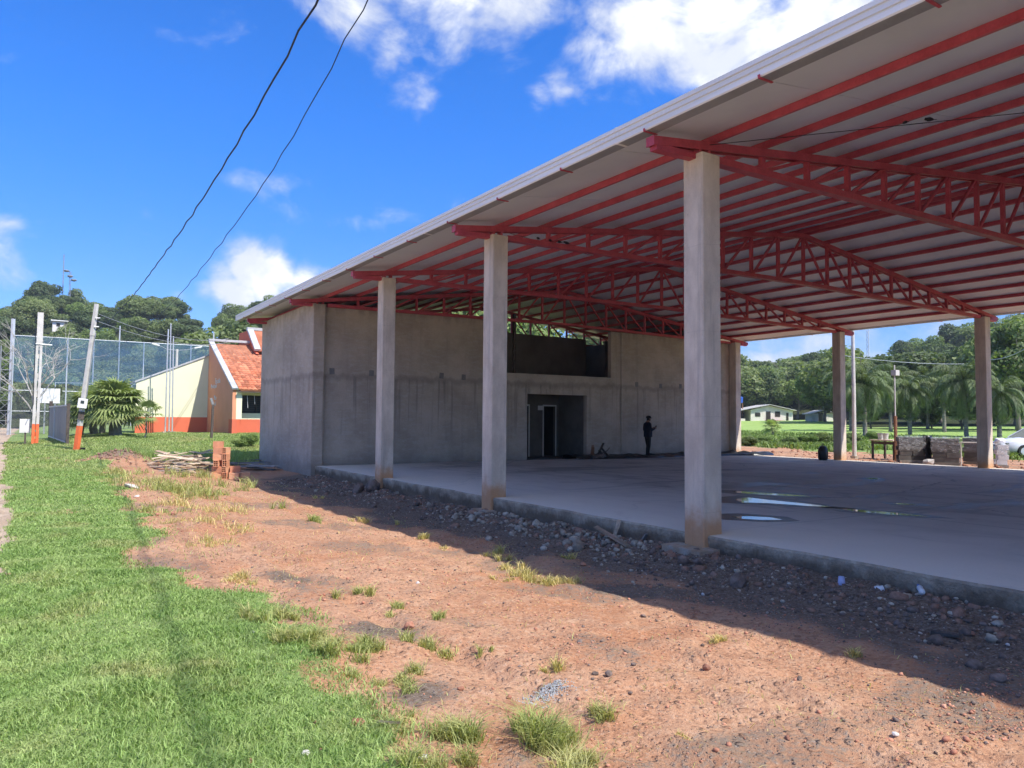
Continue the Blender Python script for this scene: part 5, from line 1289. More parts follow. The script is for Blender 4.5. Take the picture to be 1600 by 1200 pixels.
# ------------------------------------------------------------------ far buildings and masts
def hillside_house():
    D = 140.0; b = at_d(1207, 657, D); f = np.array([AX[0, 2], AX[1, 2]]); f /= np.linalg.norm(f); r = np.array([f[1], -f[0]])
    z = gz(b[0], b[1])
    def W(u, v, zz): return (b[0] + r[0] * u + f[0] * v, b[1] + r[1] * u + f[1] * v, z + zz)
    t = thing('hillside_house', 'small white house with carport on the green slope', 'house', (b[0], b[1], z))
    k = D / FPX
    def bx(m, u0, u1, v0, v1, z0, z1):
        m.add([W(u0, v0, z0), W(u1, v0, z0), W(u1, v1, z0), W(u0, v1, z0), W(u0, v0, z1), W(u1, v0, z1), W(u1, v1, z1), W(u0, v1, z1)], [(0, 3, 2, 1), (4, 5, 6, 7), (0, 1, 5, 4), (1, 2, 6, 5), (2, 3, 7, 6), (3, 0, 4, 7)]); return m
    uL, uR = -34 * k, 31 * k; uw = -10 * k * 3.2
    uw0 = (1173 - 1207) * k + 0
    xl = (1173 - 1207) * k; xr = (1239 - 1207) * k; rid = (1202 - 1207) * k; he = 2.0; hr = 2.85
    m = MB(); m.add([W(xl, 0, -.5), W(xr, 0, -.5), W(xr, 0, he - .1), W(rid, 0, hr), W(xl, 0, he), W(xl, 7, -.5), W(xr, 7, -.5), W(xr, 7, he - .1), W(rid, 7, hr), W(xl, 7, he)],
                    [(0, 1, 2, 3, 4), (9, 8, 7, 6, 5), (0, 5, 6, 1), (1, 6, 7, 2), (4, 3, 8, 9), (0, 4, 9, 5), (2, 7, 8, 3)]); m.build('wall', M['house_white'], t)
    rf = MB(); xc = (1140 - 1207) * k
    for (ua, za, ub, zb) in ((xc, he - .55, rid, hr + .12), (rid, hr + .12, xr + .5, he - .1)):
        rf.add([W(ua, -.6, za), W(ub, -.6, zb), W(ub, 7.5, zb), W(ua, 7.5, za), W(ua, -.6, za + .12), W(ub, -.6, zb + .12), W(ub, 7.5, zb + .12), W(ua, 7.5, za + .12)], [(0, 3, 2, 1), (4, 5, 6, 7), (0, 1, 5, 4), (1, 2, 6, 5), (2, 3, 7, 6), (3, 0, 4, 7)])
    rf.build('roof', M['fibre_cement'], t)
    for (p0, p1, z0, z1, nm) in ((1197, 1204, 0, 1.75, 'door'), (1211, 1219, .75, 1.75, 'window'), (1180, 1188, .75, 1.5, 'window'), (1228.5, 1232, 0, 1.5, 'door')):
        bx(MB(), (p0 - 1207) * k, (p1 - 1207) * k, -.06, -.003, z0, z1).build(nm, M['dark_room'], t)
    for p in (1149, 1152.5): bx(MB(), (p - 1207) * k, (p - 1207) * k + .14, 0, .14, -.5, he - .4).build('carport_post', M['house_white'], t)
    bx(MB(), (1142 - 1207) * k, (1165 - 1207) * k, .2, .35, -.5, .35).build('carport_wall', M['house_white'], t)
    bx(MB(), (1142 - 1207) * k, xl - .01, 4, 4.15, -.5, he - .5).build('carport_back', M['dark_room'], t)
    bx(MB(), (1195 - 1207) * k, (1222 - 1207) * k, -1.6, -.07, -.5, .06).build('porch_step', M['tile_old'], t)
    q = np.array(W((1163 - 1207) * k, 3, 0)); tk = thing('water_tank', 'blue water tank standing behind the hillside house roof', 'tank', tuple(q))
    MB().lathe([(.62, 3.4), (.66, 3.9), (.7, 4.35), (.72, 4.42), (.4, 4.6), (.0, 4.65)], q, 14).build('drum', M['blue_plastic'], tk)
    st = MB()
    for i in (-1, 1):
        for j in (-1, 1): st.box(q + [i * .4 - .06, j * .4 - .06, -.5], q + [i * .4 + .06, j * .4 + .06, 3.4])
    st.build('stand', M['rust'], tk)
    # little shed to the right
    D = 128; b2 = at_d(1283, 666, D); z2 = gz(b2[0], b2[1]); s = thing('garden_shed', 'low open shed with pale roof right of the hillside house', 'shed', (b2[0], b2[1], z2)); k2 = D / FPX
    def V(u, v, zz): return (b2[0] + r[0] * u + f[0] * v, b2[1] + r[1] * u + f[1] * v, z2 + zz)
    def bx2(u0, u1, v0, v1, z0, z1): return MB().add([V(u0, v0, z0), V(u1, v0, z0), V(u1, v1, z0), V(u0, v1, z0), V(u0, v0, z1), V(u1, v0, z1), V(u1, v1, z1), V(u0, v1, z1)], [(0, 3, 2, 1), (4, 5, 6, 7), (0, 1, 5, 4), (1, 2, 6, 5), (2, 3, 7, 6), (3, 0, 4, 7)])
    bx2(-14 * k2, -4 * k2, 0, 3, -.5, 1.35).build('wall', M['fibre_cement'], s); bx2(5 * k2, 22 * k2, 0, 3, -.5, 1.35).build('wall', M['house_white'], s); bx2(-4 * k2, 5 * k2, 2.6, 3, -.5, 1.3).build('back_wall', M['dark_room'], s)
    rr = MB().add([V(-18 * k2, -.4, 1.2), V(2 * k2, -.4, 1.85), V(24 * k2, -.4, 1.4), V(24 * k2, 3.4, 1.4), V(2 * k2, 3.4, 1.85), V(-18 * k2, 3.4, 1.2), V(-18 * k2, -.4, 1.32), V(2 * k2, -.4, 1.98), V(24 * k2, -.4, 1.52), V(24 * k2, 3.4, 1.52), V(2 * k2, 3.4, 1.98), V(-18 * k2, 3.4, 1.32)],
                    [(0, 1, 4, 5), (1, 2, 3, 4), (11, 10, 7, 6), (10, 9, 8, 7), (0, 6, 7, 1), (1, 7, 8, 2), (5, 4, 10, 11), (4, 3, 9, 10), (0, 5, 11, 6), (2, 8, 9, 3)]); rr.build('roof', M['fibre_cement'], s)
hillside_house()
def hilltop_house():
    D = 138; b = at_d(92, 507, D); t = thing('hilltop_house', 'pale house glimpsed among the trees of the left hillside', 'house', (b[0], b[1], b[2] - 3)); x, y, z = b
    MB().box((x - 1.0, y, z - 3), (x + .8, y + 4, z + .6)).build('wall', M['house_white'], t)
    MB().prism([(x - 1.3, z + .6), (x + 1.5, z + .6), (x + 1.5, z + .75), (x - 1.3, z + .8)], 'y', y - .5, y + 4.5).build('roof', M['white_paint'], t); MB().box((x - .4, y - .03, z - .4), (x + .2, y - .003, z + .25)).build('window', M['dark_room'], t)
hilltop_house()
for _px, _k, _lab in ((86, 'h', 'leafy tree hiding the lower left of the pale hillside house'), (101, 'a', 'leafy tree hiding the lower right of the pale hillside house')):
    _q = at_d(_px, 507, 132); _p = at_d(_px, 650, 132); plant_tree(_k, _p[0], _p[1], max(3.0, _q[2] - gz(_p[0], _p[1])), 1.3, _lab, None, 1.2)
def mast(px, y0, y1, D, label, w=.35, dish=False):
    b = at_d(px, y0, D); t2 = at_d(px, y1, D); g0 = gz(b[0], b[1]); t = thing('antenna_mast', label, 'antenna', (b[0], b[1], g0))
    leg = MB(); C3 = [np.array([w * math.cos(a), w * math.sin(a), 0]) for a in (0, 2.09, 4.19)]
    base = np.array([b[0], b[1], g0 - .5]); top = np.array([b[0], b[1], t2[2]])
    for c in C3: leg.tube([base + c, top + c * .6], .05, 4)
    leg.build('mast_leg', M['grey_steel'], t); br = MB(); n = 14
    for k in range(n):
        p = base + (top - base) * k / n; q = base + (top - base) * (k + 1) / n
        for i in range(3): br.tube([p + C3[i], q + C3[(i + 1) % 3]], .03, 3)
    br.build('lattice', M['grey_steel'], t)
    if dish:
        for k, z in enumerate((0, -1.4, -2.4)): MB().lathe([(.1, 0), (.6, .15), (.75, .45), (.6, .6), (.0, .62)], top + np.array([-.9 + .9 * k, 0, z - .3]), 10).build('dish', M['grey_steel'], t)
mast(98, 450, 397, 206, 'thin antenna mast, tallest on the left hilltop', .16); mast(109, 450, 424, 204, 'short antenna mast with dishes on the left hilltop', .3, True)
mast(1357, 580, 516, 215, 'slim lattice mast far behind the right hillside wood', .45)

# ------------------------------------------------------------------ things beyond the far edge of the floor
def far_side():
    p = at_z(1335, 716, -.15); z = gz(p[0], p[1]); t = thing('tall_pole', 'tall slender pale pole standing just beyond the far edge of the floor', 'pole', (p[0], p[1], z))
    MB().tube([(p[0], p[1], z - .3), (p[0] + .03, p[1], 3.0), (p[0], p[1], 7.4)], [.10, .085, .065], 9).build('shaft', M['pole_concrete'], t)
    MB().tube([(p[0], p[1], z - .05), (p[0], p[1], z + .12)], .17, 8).build('collar', M['stone_grey'], t)
    # old utility post with a lamp box
    p = at_z(1400, 720, -.15); z = gz(p[0], p[1]); D = float(AX[:, 2] @ (p - CAM)); t = thing('lamp_post', 'thin lamp post on a rusty lower stem beside the work table', 'lamp', (p[0], p[1], z))
    zm = at_d(1401, 650, D)[2]; zt = at_d(1401, 570, D)[2]
    MB().tube([(p[0], p[1], z - .2), (p[0], p[1], zm)], .07, 7).build('lower_stem', M['rust'], t); MB().tube([(p[0], p[1], zm), (p[0], p[1], zt)], .035, 6).build('upper_stem', M['pole_concrete'], t)
    MB().obox((p[0] + .06, p[1], at_d(1401, 582, D)[2]), (.3, .22, .24)).build('lamp_box', M['fibre_cement'], t)
    # work table of planks
    A = at_z(1362, 716, -.14); B = at_z(1397, 719, -.14); zt = A[2] + .86
    ex = (B - A); ex[2] = 0; Lx = np.linalg.norm(ex); ex /= Lx; ey = np.array([ex[1] * -1, ex[0], 0]) * -1
    if ey[0] < 0: ey = -ey
    t = thing('work_table', 'rough plank work table beyond the far edge of the floor', 'table', A)
    for k in range(4):
        q = A + ey * (k * .22); MB().bar((q[0], q[1], zt), (q + ex * (Lx + .1))[:2].tolist() + [zt], .20, .05).build('plank', M['old_wood'], t)
    for (u, v) in ((.06, .02), (Lx - .02, .02), (.06, .64), (Lx - .02, .64)):
        q = A + ex * u + ey * v; MB().bar((q[0], q[1], A[2] - .15), (q[0], q[1], zt - .03), .08, .08, (0, 1, 0)).build('leg', M['dark_stick'], t)
    MB().bar(tuple((A + ex * .06 + ey * .0 + [0, 0, .74])), tuple((A + ex * Lx + [0, 0, .74])), .04, .12).build('apron', M['dark_stick'], t)
    for i, (u, lab) in enumerate(((.25, 'pale plastic bucket on the left of the work table'), (.62, 'pale plastic bucket in the middle of the work table'))):
        q = A + ex * u + ey * .3; q[2] = zt + .026
        b = thing('bucket', lab, 'bucket', q); MB().lathe([(.10, 0), (.13, .27), (.145, .27), (.145, .29), (.12, .29), (.09, .02)], q, 14).build('pail', M['fibre_cement'], b)
        MB().tube([q + [.14 * math.cos(a), 0, .27 - .12 * math.sin(a)] for a in np.linspace(0, math.pi, 9)], .005, 4).build('handle', M['grey_steel'], b)
    # pallets of concrete blocks under stretched film
    def pallet(A, B, depth, h, label, film=True, white=False, missing=0):
        ex = B - A; ex[2] = 0; L = np.linalg.norm(ex); ex /= L; ey = np.array([-ex[1], ex[0], 0])
        if ey[0] < 0: ey = -ey
        z = gz(*(A + ex * L / 2)[:2]); t = thing('block_pallet', label, 'pallet', (A[0], A[1], z)); rz = math.atan2(ex[1], ex[0])
        for k in range(3):
            q = A + ey * (depth * k / 2); MB().bar((q[0], q[1], z + .05), tuple((q + ex * L)[:2]) + (z + .05,), .10, .10).build('skid', M['grey_wood'], t)
        bl, bh = .39, .19; nx = max(1, int(L / bl)); nz = int(h / bh); ny = max(2, int(depth / .2))
        me = MB().obox((0, 0, 0), (L / nx * .975, depth / ny * .97, bh * .955)).mesh('block', M['white_plastic'] if white else M['block_grey'])
        for i in range(nx):
            for k in range(nz):
                for j in range(ny):
                    if 0 < j < ny - 1 and k < nz - 1: continue
                    if k == nz - 1 and i >= nx - missing: continue
                    q = A + ex * (L * (i + .5) / nx + random.uniform(-.006, .006) + (.05 * (k % 2) - .025)) + ey * (depth * (j + .5) / ny + random.uniform(-.01, .01)); o = add_obj('block', me, t, (q[0] - A[0], q[1] - A[1], .11 + bh * (k + .5)))
                    o.rotation_euler = (0, 0, rz + random.uniform(-.015, .015))
        if film:
            f = MB(); nu, nv = 14, 7; e = .03; v = []; fc = []
            top = z + .11 + nz * bh + .02; rngf = np.random.default_rng(int(L * 1000))
            for iv in range(nv + 1):
                for iu in range(nu + 1):
                    u = -e + (L + 2 * e) * iu / nu
                    if iv <= 2: w = -e - .02; zz = z + .11 + nz * bh * (.48 + .26 * iv) + rngf.uniform(-.05, .05) * (iv < 1) * 2
                    else: w = -e + (depth + 2 * e) * (iv - 3) / (nv - 3); zz = top + rngf.uniform(-.0, .05)
                    q = A + ex * u + ey * (w + rngf.uniform(-.015, .0)); v.append((q[0], q[1], zz))
            for iv in range(nv):
                for iu in range(nu): a = iv * (nu + 1) + iu; fc.append((a, a + 1, a + nu + 2, a + nu + 1))
            f.add(v, fc); f.build('plastic_film', M['stretch_film'], t, smooth=True)
        return t
    pallet(at_z(1406, 723, -.15), at_z(1446, 724, -.15), 1.1, 1.0, 'pallet of grey concrete blocks under film, next to the work table')
    pallet(at_z(1456, 726, -.15), at_z(1500, 727.5, -.15), 1.1, .98, 'pallet of grey concrete blocks under sagging film, left of the far column')
    pallet(at_z(1510, 727, -.15) + [.6, .4, 0], at_z(1534, 728, -.15) + [.6, .4, 0], 1.0, .95, 'pallet of grey concrete blocks half behind the far column')
    pallet(at_z(1559, 730, -.15), at_z(1576, 730.5, -.15), .8, .8, 'white wrapped block pallet right of the far column', True, True)
    # black sheet hanging between two pallets
    q = at_z(1451, 724, -.15); v = []; f = []; n = 8; z = gz(q[0], q[1])
    for k in range(n + 1):
        for j in (0, 1, 2): v.append((q[0] + (j - 1) * .17 + .05 * math.sin(k * 1.3 + j), q[1] - (j - 1) * .12 + .05 * math.cos(k + j * 2), z + 1.15 * k / n))
    for k in range(n):
        for j in (0, 1): a = k * 3 + j; f.append((a, a + 1, a + 4, a + 3))
    o = MB().add(v, f); o.build('black_sheet', M['black_plastic'], None, smooth=True, label='crumpled black plastic hanging between two block pallets', cat='plastic sheet')
    sm = bpy.data.objects['black_sheet'].modifiers.new('thick', 'SOLIDIFY'); sm.thickness = .03
    # pale bag at the foot of the pallets
    q = at_z(1451, 727, -.15); q[2] = gz(q[0], q[1]) + .12; MB().chunk(q, (.55, .4, .36), 3).build('cement_bag', M['stone_pale'], None, label='pale lump of hardened cement at the foot of the pallets', cat='bag')
    # white sack on the white pallet
    q = at_z(1566, 730, -.15) + np.array([.2, .15, 0]); q[2] = gz(q[0], q[1]) + .98; MB().chunk(q, (.5, .45, .3), 5).build('white_sack', M['white_plastic'], None, label='crumpled white sack on top of the white pallet', cat='sack')
    # frame of galvanised tube in front of the second pallet
    a = at_z(1502, 728.5, -.13); b = at_z(1530, 729.5, -.13); t = thing('tube_frame', 'thin pale tube frame in front of the block pallets', 'frame', a)
    m = MB(); m.tube([a, a + [0, 0, .92]], .025, 6); m.tube([a + [0, 0, .92], b + [0, 0, .92]], .025, 6); m.tube([b, b + [0, 0, .92]], .025, 6); m.build('tube', M['pole_concrete'], t)
    # dark bag by the far column
    q = at_z(1286, 719, 0.0); q[2] = .0; t = thing('dark_bag', 'dark upright bag standing on the floor by a far column', 'bag', q)
    m = MB(); m.lathe([(.15, 0), (.19, .06), (.20, .3), (.18, .46), (.11, .56), (.0, .59)], q, 16); m.build('sack', M['black_plastic'], t, smooth=True)
    MB().tube([q + [-.06, 0, .56], q + [-.03, 0, .66], q + [.05, 0, .66], q + [.07, 0, .56]], .014, 6).build('handle', M['black_plastic'], t)
    # wires crossing on the right
    for (p0, p1, D0, D1, lab) in (((1300, 553), (1545, 567), 60, 75, 'pale wire crossing the wood between the two far columns'), ((1545, 562), (1640, 520), 60, 40, 'pale wire rising to the right edge beside the far column')):
        a = at_d(*p0, D0); b = at_d(*p1, D1); pts = []
        for q in np.linspace(0, 1, 9): c = a + (b - a) * q; c[2] -= .4 * 4 * q * (1 - q); pts.append(c)
        MB().tube(pts, .03, 4).build('far_wire', M['wire_grey'], None, label=lab, cat='wire')
far_side()

def build_car():
    """white hatchback, nose towards the pallets"""
    nose = at_z(1556, 717, -.1); D = 36.0; p = at_d(1560, 718, D)
    fx = AX[:2, 0] / np.linalg.norm(AX[:2, 0]); ang = math.atan2(fx[1], fx[0])
    loc = np.array([p[0], p[1], gz(p[0] + 1.5 * fx[0], p[1] + 1.5 * fx[1])])
    car = thing('parked_car', 'white hatchback with zigzag side stripe at the right edge', 'car', loc, None, ang)
    def part(m, nm, mat, par=None, smooth=False):
        me = m.mesh(nm, mat, (0, 0, 0), smooth); return add_obj(nm, me, par or car)
    # stations along the length: x, half width, sill z, shoulder z
    st = [(0, .52, .32, .58), (.08, .68, .24, .70), (.5, .78, .22, .84), (1.1, .80, .22, .93), (1.5, .81, .22, .96), (2.4, .82, .22, .97), (3.2, .81, .22, .97), (3.7, .77, .25, .95), (3.9, .68, .32, .86)]
    v = []; f = []
    for (x, w, a, b) in st:
        pr = [(-w * .9, a), (-w, a + .12), (-w, (a + b) / 2), (-w * .96, b - .05), (-w * .86, b), (0, b + .03), (w * .86, b), (w * .96, b - .05), (w, (a + b) / 2), (w, a + .12), (w * .9, a)]
        v += [(x, q, z) for q, z in pr]
    k = 11
    for i in range(len(st) - 1):
        for j in range(k): f.append((i * k + j, i * k + (j + 1) % k, (i + 1) * k + (j + 1) % k, (i + 1) * k + j))
    f += [tuple(range(k)), tuple(range(len(st) * k - 1, (len(st) - 1) * k - 1, -1))]
    body = part(MB().add(v, [tuple(reversed(q)) for q in f]), 'body', M['car_white'], None, True)
    # cabin: pillars and roof, with glass set in
    cs = [(1.02, .70, .93, .93), (1.72, .62, .95, 1.40), (2.1, .60, .95, 1.44), (3.1, .60, .95, 1.42), (3.78, .64, .93, .97)]
    roof = MB(); xs = [(1.68, 1.385), (2.1, 1.45), (2.7, 1.46), (3.25, 1.42)]
    vv = []; ff = []
    for (x, z) in xs: vv += [(x, -.60, z - .05), (x, -.5, z), (x, 0, z + .03), (x, .5, z), (x, .60, z - .05)]
    for i in range(3):
        for j in range(4): ff.append((i * 5 + j, (i + 1) * 5 + j, (i + 1) * 5 + j + 1, i * 5 + j + 1))
    part(MB().add(vv, ff), 'roof', M['car_white'], None, True)
    for s in (-1, 1):
        pl = MB(); pl.bar((.98, s * .74, .93), (1.70, s * .60, 1.36), .05, .07); pl.bar((1.70, s * .60, 1.36), (3.25, s * .60, 1.38), .05, .06); pl.bar((3.25, s * .60, 1.38), (3.80, s * .72, .94), .06, .10); pl.bar((2.45, s * .62, 1.38), (2.5, s * .76, .95), .05, .07)
        part(pl, 'pillar', M['car_white'])
        part(MB().add([(1.05, s * .735, .94), (3.74, s * .725, .94), (3.23, s * .598, 1.37), (1.72, s * .598, 1.35)], [(0, 1, 2, 3)]), 'side_window', M['car_glass'])
    part(MB().add([(1.0, -.72, .945), (1.0, .72, .945), (1.69, .58, 1.375), (1.69, -.58, 1.375)], [(0, 1, 2, 3)]), 'windscreen', M['car_glass'])
    part(MB().add([(3.8, -.7, .95), (3.8, .7, .95), (3.27, .58, 1.40), (3.27, -.58, 1.40)], [(0, 1, 2, 3)]), 'rear_window', M['car_glass'])
    for x in (.72, 3.1):
        for s in (-1, 1):
            w = MB(); n = 18; pr = [(.27, -.09), (.30, -.06), (.30, .06), (.27, .09), (.18, .09), (.18, -.09)]; vv = []; ff = []
            for i in range(n):
                a = 2 * math.pi * i / n
                for (r_, yy) in pr: vv.append((x + r_ * math.cos(a), s * .74 + yy, .30 + r_ * math.sin(a)))
            for i in range(n):
                for j in range(6): ff.append((i * 6 + j, ((i + 1) % n) * 6 + j, ((i + 1) % n) * 6 + (j + 1) % 6, i * 6 + (j + 1) % 6))
            wo = part(w.add(vv, ff), 'wheel', M['tyre']); rm = MB(); rm.tube([(x, s * .70, .30), (x, s * .825, .30)], .178, 14); part(rm, 'rim', M['galvanised'], wo)
    for s in (-1, 1):
        part(MB().obox((.09, s * .52, .62), (.12, .26, .13)), 'headlight', M['car_glass']); part(MB().obox((3.88, s * .58, .72), (.1, .2, .2)), 'tail_light', M['house_red'])
        z = MB(); zz = [(1.15, .62), (1.45, .80), (1.62, .68), (1.85, .84), (2.1, .64), (2.4, .78)]
        for (a, b) in zip(zz[:-1], zz[1:]): z.bar((a[0], s * .826, a[1]), (b[0], s * .828, b[1]), .012, .03, (0, s, 0))
        part(z, 'stripe', M['dark_stick']); part(MB().box((.75 + .35, s * .80 - .02, .50), (2.75, s * .80 + .035, .54)), 'rubbing_strip', M['galvanised'])
    part(MB().obox((.03, 0, .42), (.14, 1.25, .16)), 'bumper', M['car_white'])
build_car()

# ------------------------------------------------------------------ brick stack and scrap wood
def hollow_brick_mesh():
    m = MB(); L, W, H = .29, .14, .19; t = .014
    m.box((-L / 2, -W / 2, 0), (L / 2, -W / 2 + t, H)); m.box((-L / 2, W / 2 - t, 0), (L / 2, W / 2, H))
    m.box((-L / 2, -W / 2 + t, 0), (L / 2, W / 2 - t, t)); m.box((-L / 2, -W / 2 + t, H - t), (L / 2, W / 2 - t, H))
    m.box((-L / 2 + .002, -.005, t), (L / 2 - .002, .005, H - t))
    for z in (.06, .12): m.box((-L / 2 + .003, -W / 2 + t, z), (L / 2 - .003, -.005, z + .009)); m.box((-L / 2 + .003, .005, z), (L / 2 - .003, W / 2 - t, z + .009))
    return m.mesh('hollow_brick', M['clay_brick'])
def build_bricks():
    me = hollow_brick_mesh(); p = hit(341, 747); z = p[2] - .02
    fr = np.array([AX[0, 0], AX[1, 0], 0]); fr /= np.linalg.norm(fr); fw = np.array([-fr[1], fr[0], 0]); a0 = math.atan2(fr[1], fr[0])
    def brick(u, v, zz, rz, label, rx=0.0, group='hollow clay bricks of the stack', ry=0.0):
        o = add_obj('hollow_brick', me, None, tuple(p + fr * u + fw * v + np.array([0, 0, zz]))); o.rotation_euler = (rx, ry, a0 + rz); set_props(o, label, 'brick', group); return o
    L1 = 'hollow clay brick in the tall left pile of the leaning stack'; L2 = 'hollow clay brick in the lower right pile of the stack'
    z0 = -.02
    for k in range(6):
        ang = (.1, -.08, .05, .12, -.05, .16)[k]
        if k == 2: brick(-.04, 0, z0 + .19 * k, math.pi / 2 + ang, 'clay brick with its row of holes facing out, midway up the stack')
        elif k == 5: brick(-.03, .02, z0 + .19 * k, ang, 'topmost hollow clay brick of the leaning stack')
        else: brick(-.045 + .01 * k, .0, z0 + .19 * k, ang, L1)
        if k < 4: brick(-.05, .15, z0 + .19 * k, ang + .05, 'hollow clay brick in the rear row of the stack')
    for k in range(5):
        if k == 4: brick(.18, .1, z0 + .19 * k, math.pi / 2 - .1, 'clay brick with dark open holes on top of the right pile')
        else: brick(.20, .06, z0 + .19 * k, math.pi / 2 + (.06, -.05, .08, -.02)[k], L2)
    brick(.44, .1, z0 + .0, .35, 'hollow clay brick lying on the earth right beside the stack'); brick(.62, -.25, z0, -.2, 'hollow clay brick lying with its end towards the grey wall'); brick(.84, -.1, z0 + .01, .5, 'outermost clay brick lying right of the stack')
    brick(.46, .14, z0 + .19, .3, 'hollow clay brick resting on the loose one beside the stack')
build_bricks()
def build_boards():
    r = np.random.default_rng(8)
    def board(c, L, W, T, rot, mat, label, group, nm='board'):
        m = MB().obox((0, 0, 0), (L, W, T)); me = m.mesh(nm, M[mat])
        v = np.array([q.co[:] for q in me.vertices]); v += r.normal(0, .006, v.shape)
        for q, c2 in zip(me.vertices, v): q.co = c2
        o = add_obj(nm, me, None, tuple(c)); o.rotation_euler = rot; set_props(o, label, 'board', group); return o
    G = 'scrap boards of the heap'
    for k in range(46):
        px = r.uniform(258, 331); py = r.uniform(722, 739); p = hit(px, py); lay = r.integers(0, 7)
        L = r.uniform(.5, 1.6); p[2] += .04 + .065 * lay + r.uniform(0, .03)
        board(p, L, r.uniform(.08, .2), r.uniform(.02, .035), (r.normal(0, .16), r.normal(0, .11), r.normal(-.2, .7)), 'old_wood' if k % 5 else 'grey_wood', 'splintered scrap board in the heap left of the brick stack', G)
    for (px0, py0, px1, py1, w, lab) in ((236, 731, 300, 741, .13, 'long pale plank lying in front of the scrap heap'), (231, 728, 262, 728, .12, 'short plank end at the far left of the scrap heap'), (250, 715, 276, 719, .22, 'pale flat board propped at the back of the scrap heap'),
                                         (258, 739, 306, 744, .10, 'plank half hidden in grass in front of the scrap heap'), (270, 736, 300, 724, .12, 'light plank slanting up into the scrap heap'), (300, 716, 330, 714, .2, 'whitish sheet on top of the scrap heap')):
        a = hit(px0, py0); b = hit(px1, py1); a[2] += .06; b[2] += .10 if py1 > 730 else .3
        c = (a + b) / 2; d = b - a; L = np.linalg.norm(d)
        board(c, L, w, .03, (r.normal(0, .1), -math.asin(d[2] / L), math.atan2(d[1], d[0])), 'old_wood', lab, None)
    G2 = 'grey boards by the side wall'
    for k in range(9):
        px = r.uniform(376, 425); py = r.uniform(722, 735); p = hit(px, py); p[0] = min(p[0], 6.95); p[2] = gz(p[0], p[1]) + .05 + .04 * (k % 4)
        board(p, r.uniform(1.0, 2.0), r.uniform(.12, .24), .028, (r.normal(0, .08), r.normal(0, .06), 2.1 + r.normal(0, .35)), 'grey_wood', 'weathered grey board lying in the shade against the side wall', G2)
    # planks dropped by the floor edge
    def plank(a, b, w, t, mat, label, roll=0.0):
        a = np.array(a); b = np.array(b); d = b - a; L = np.linalg.norm(d); board((a + b) / 2, L, w, t, (roll, -math.asin(d[2] / L), math.atan2(d[1], d[0])), mat, label, None, 'plank')
    a = hit(982, 856); b = at_x(930, 826, 7.36); b[2] = max(b[2], -.12); plank(a + [0, 0, .02], b, .06, .025, 'old_wood', 'thin plank lying slantwise against the floor edge')
    a = hit(958, 843); b = at_x(968, 813, 7.53); plank(a, b, .07, .03, 'old_wood', 'short plank leaning upright against the floor edge')
    a = hit(1003, 846); b = at_x(1010, 834, 7.55); plank(a, b, .07, .03, 'grey_wood', 'small grey wood offcut by the column footing')
    a = hit(1458, 993); b = hit(1500, 1002); plank(a + [0, 0, .03], b + [0, 0, .035], .05, .04, 'dark_stick', 'charred stick lying in the shade at the right')
    a = hit(812, 987 - 4); a = hit(590, 1137); b = hit(624, 1139)
    plank(a + [0, 0, .03], b + [0, 0, .03], .025, .012, 'old_wood', 'pale splinter of wood lying in the lawn')
build_boards()

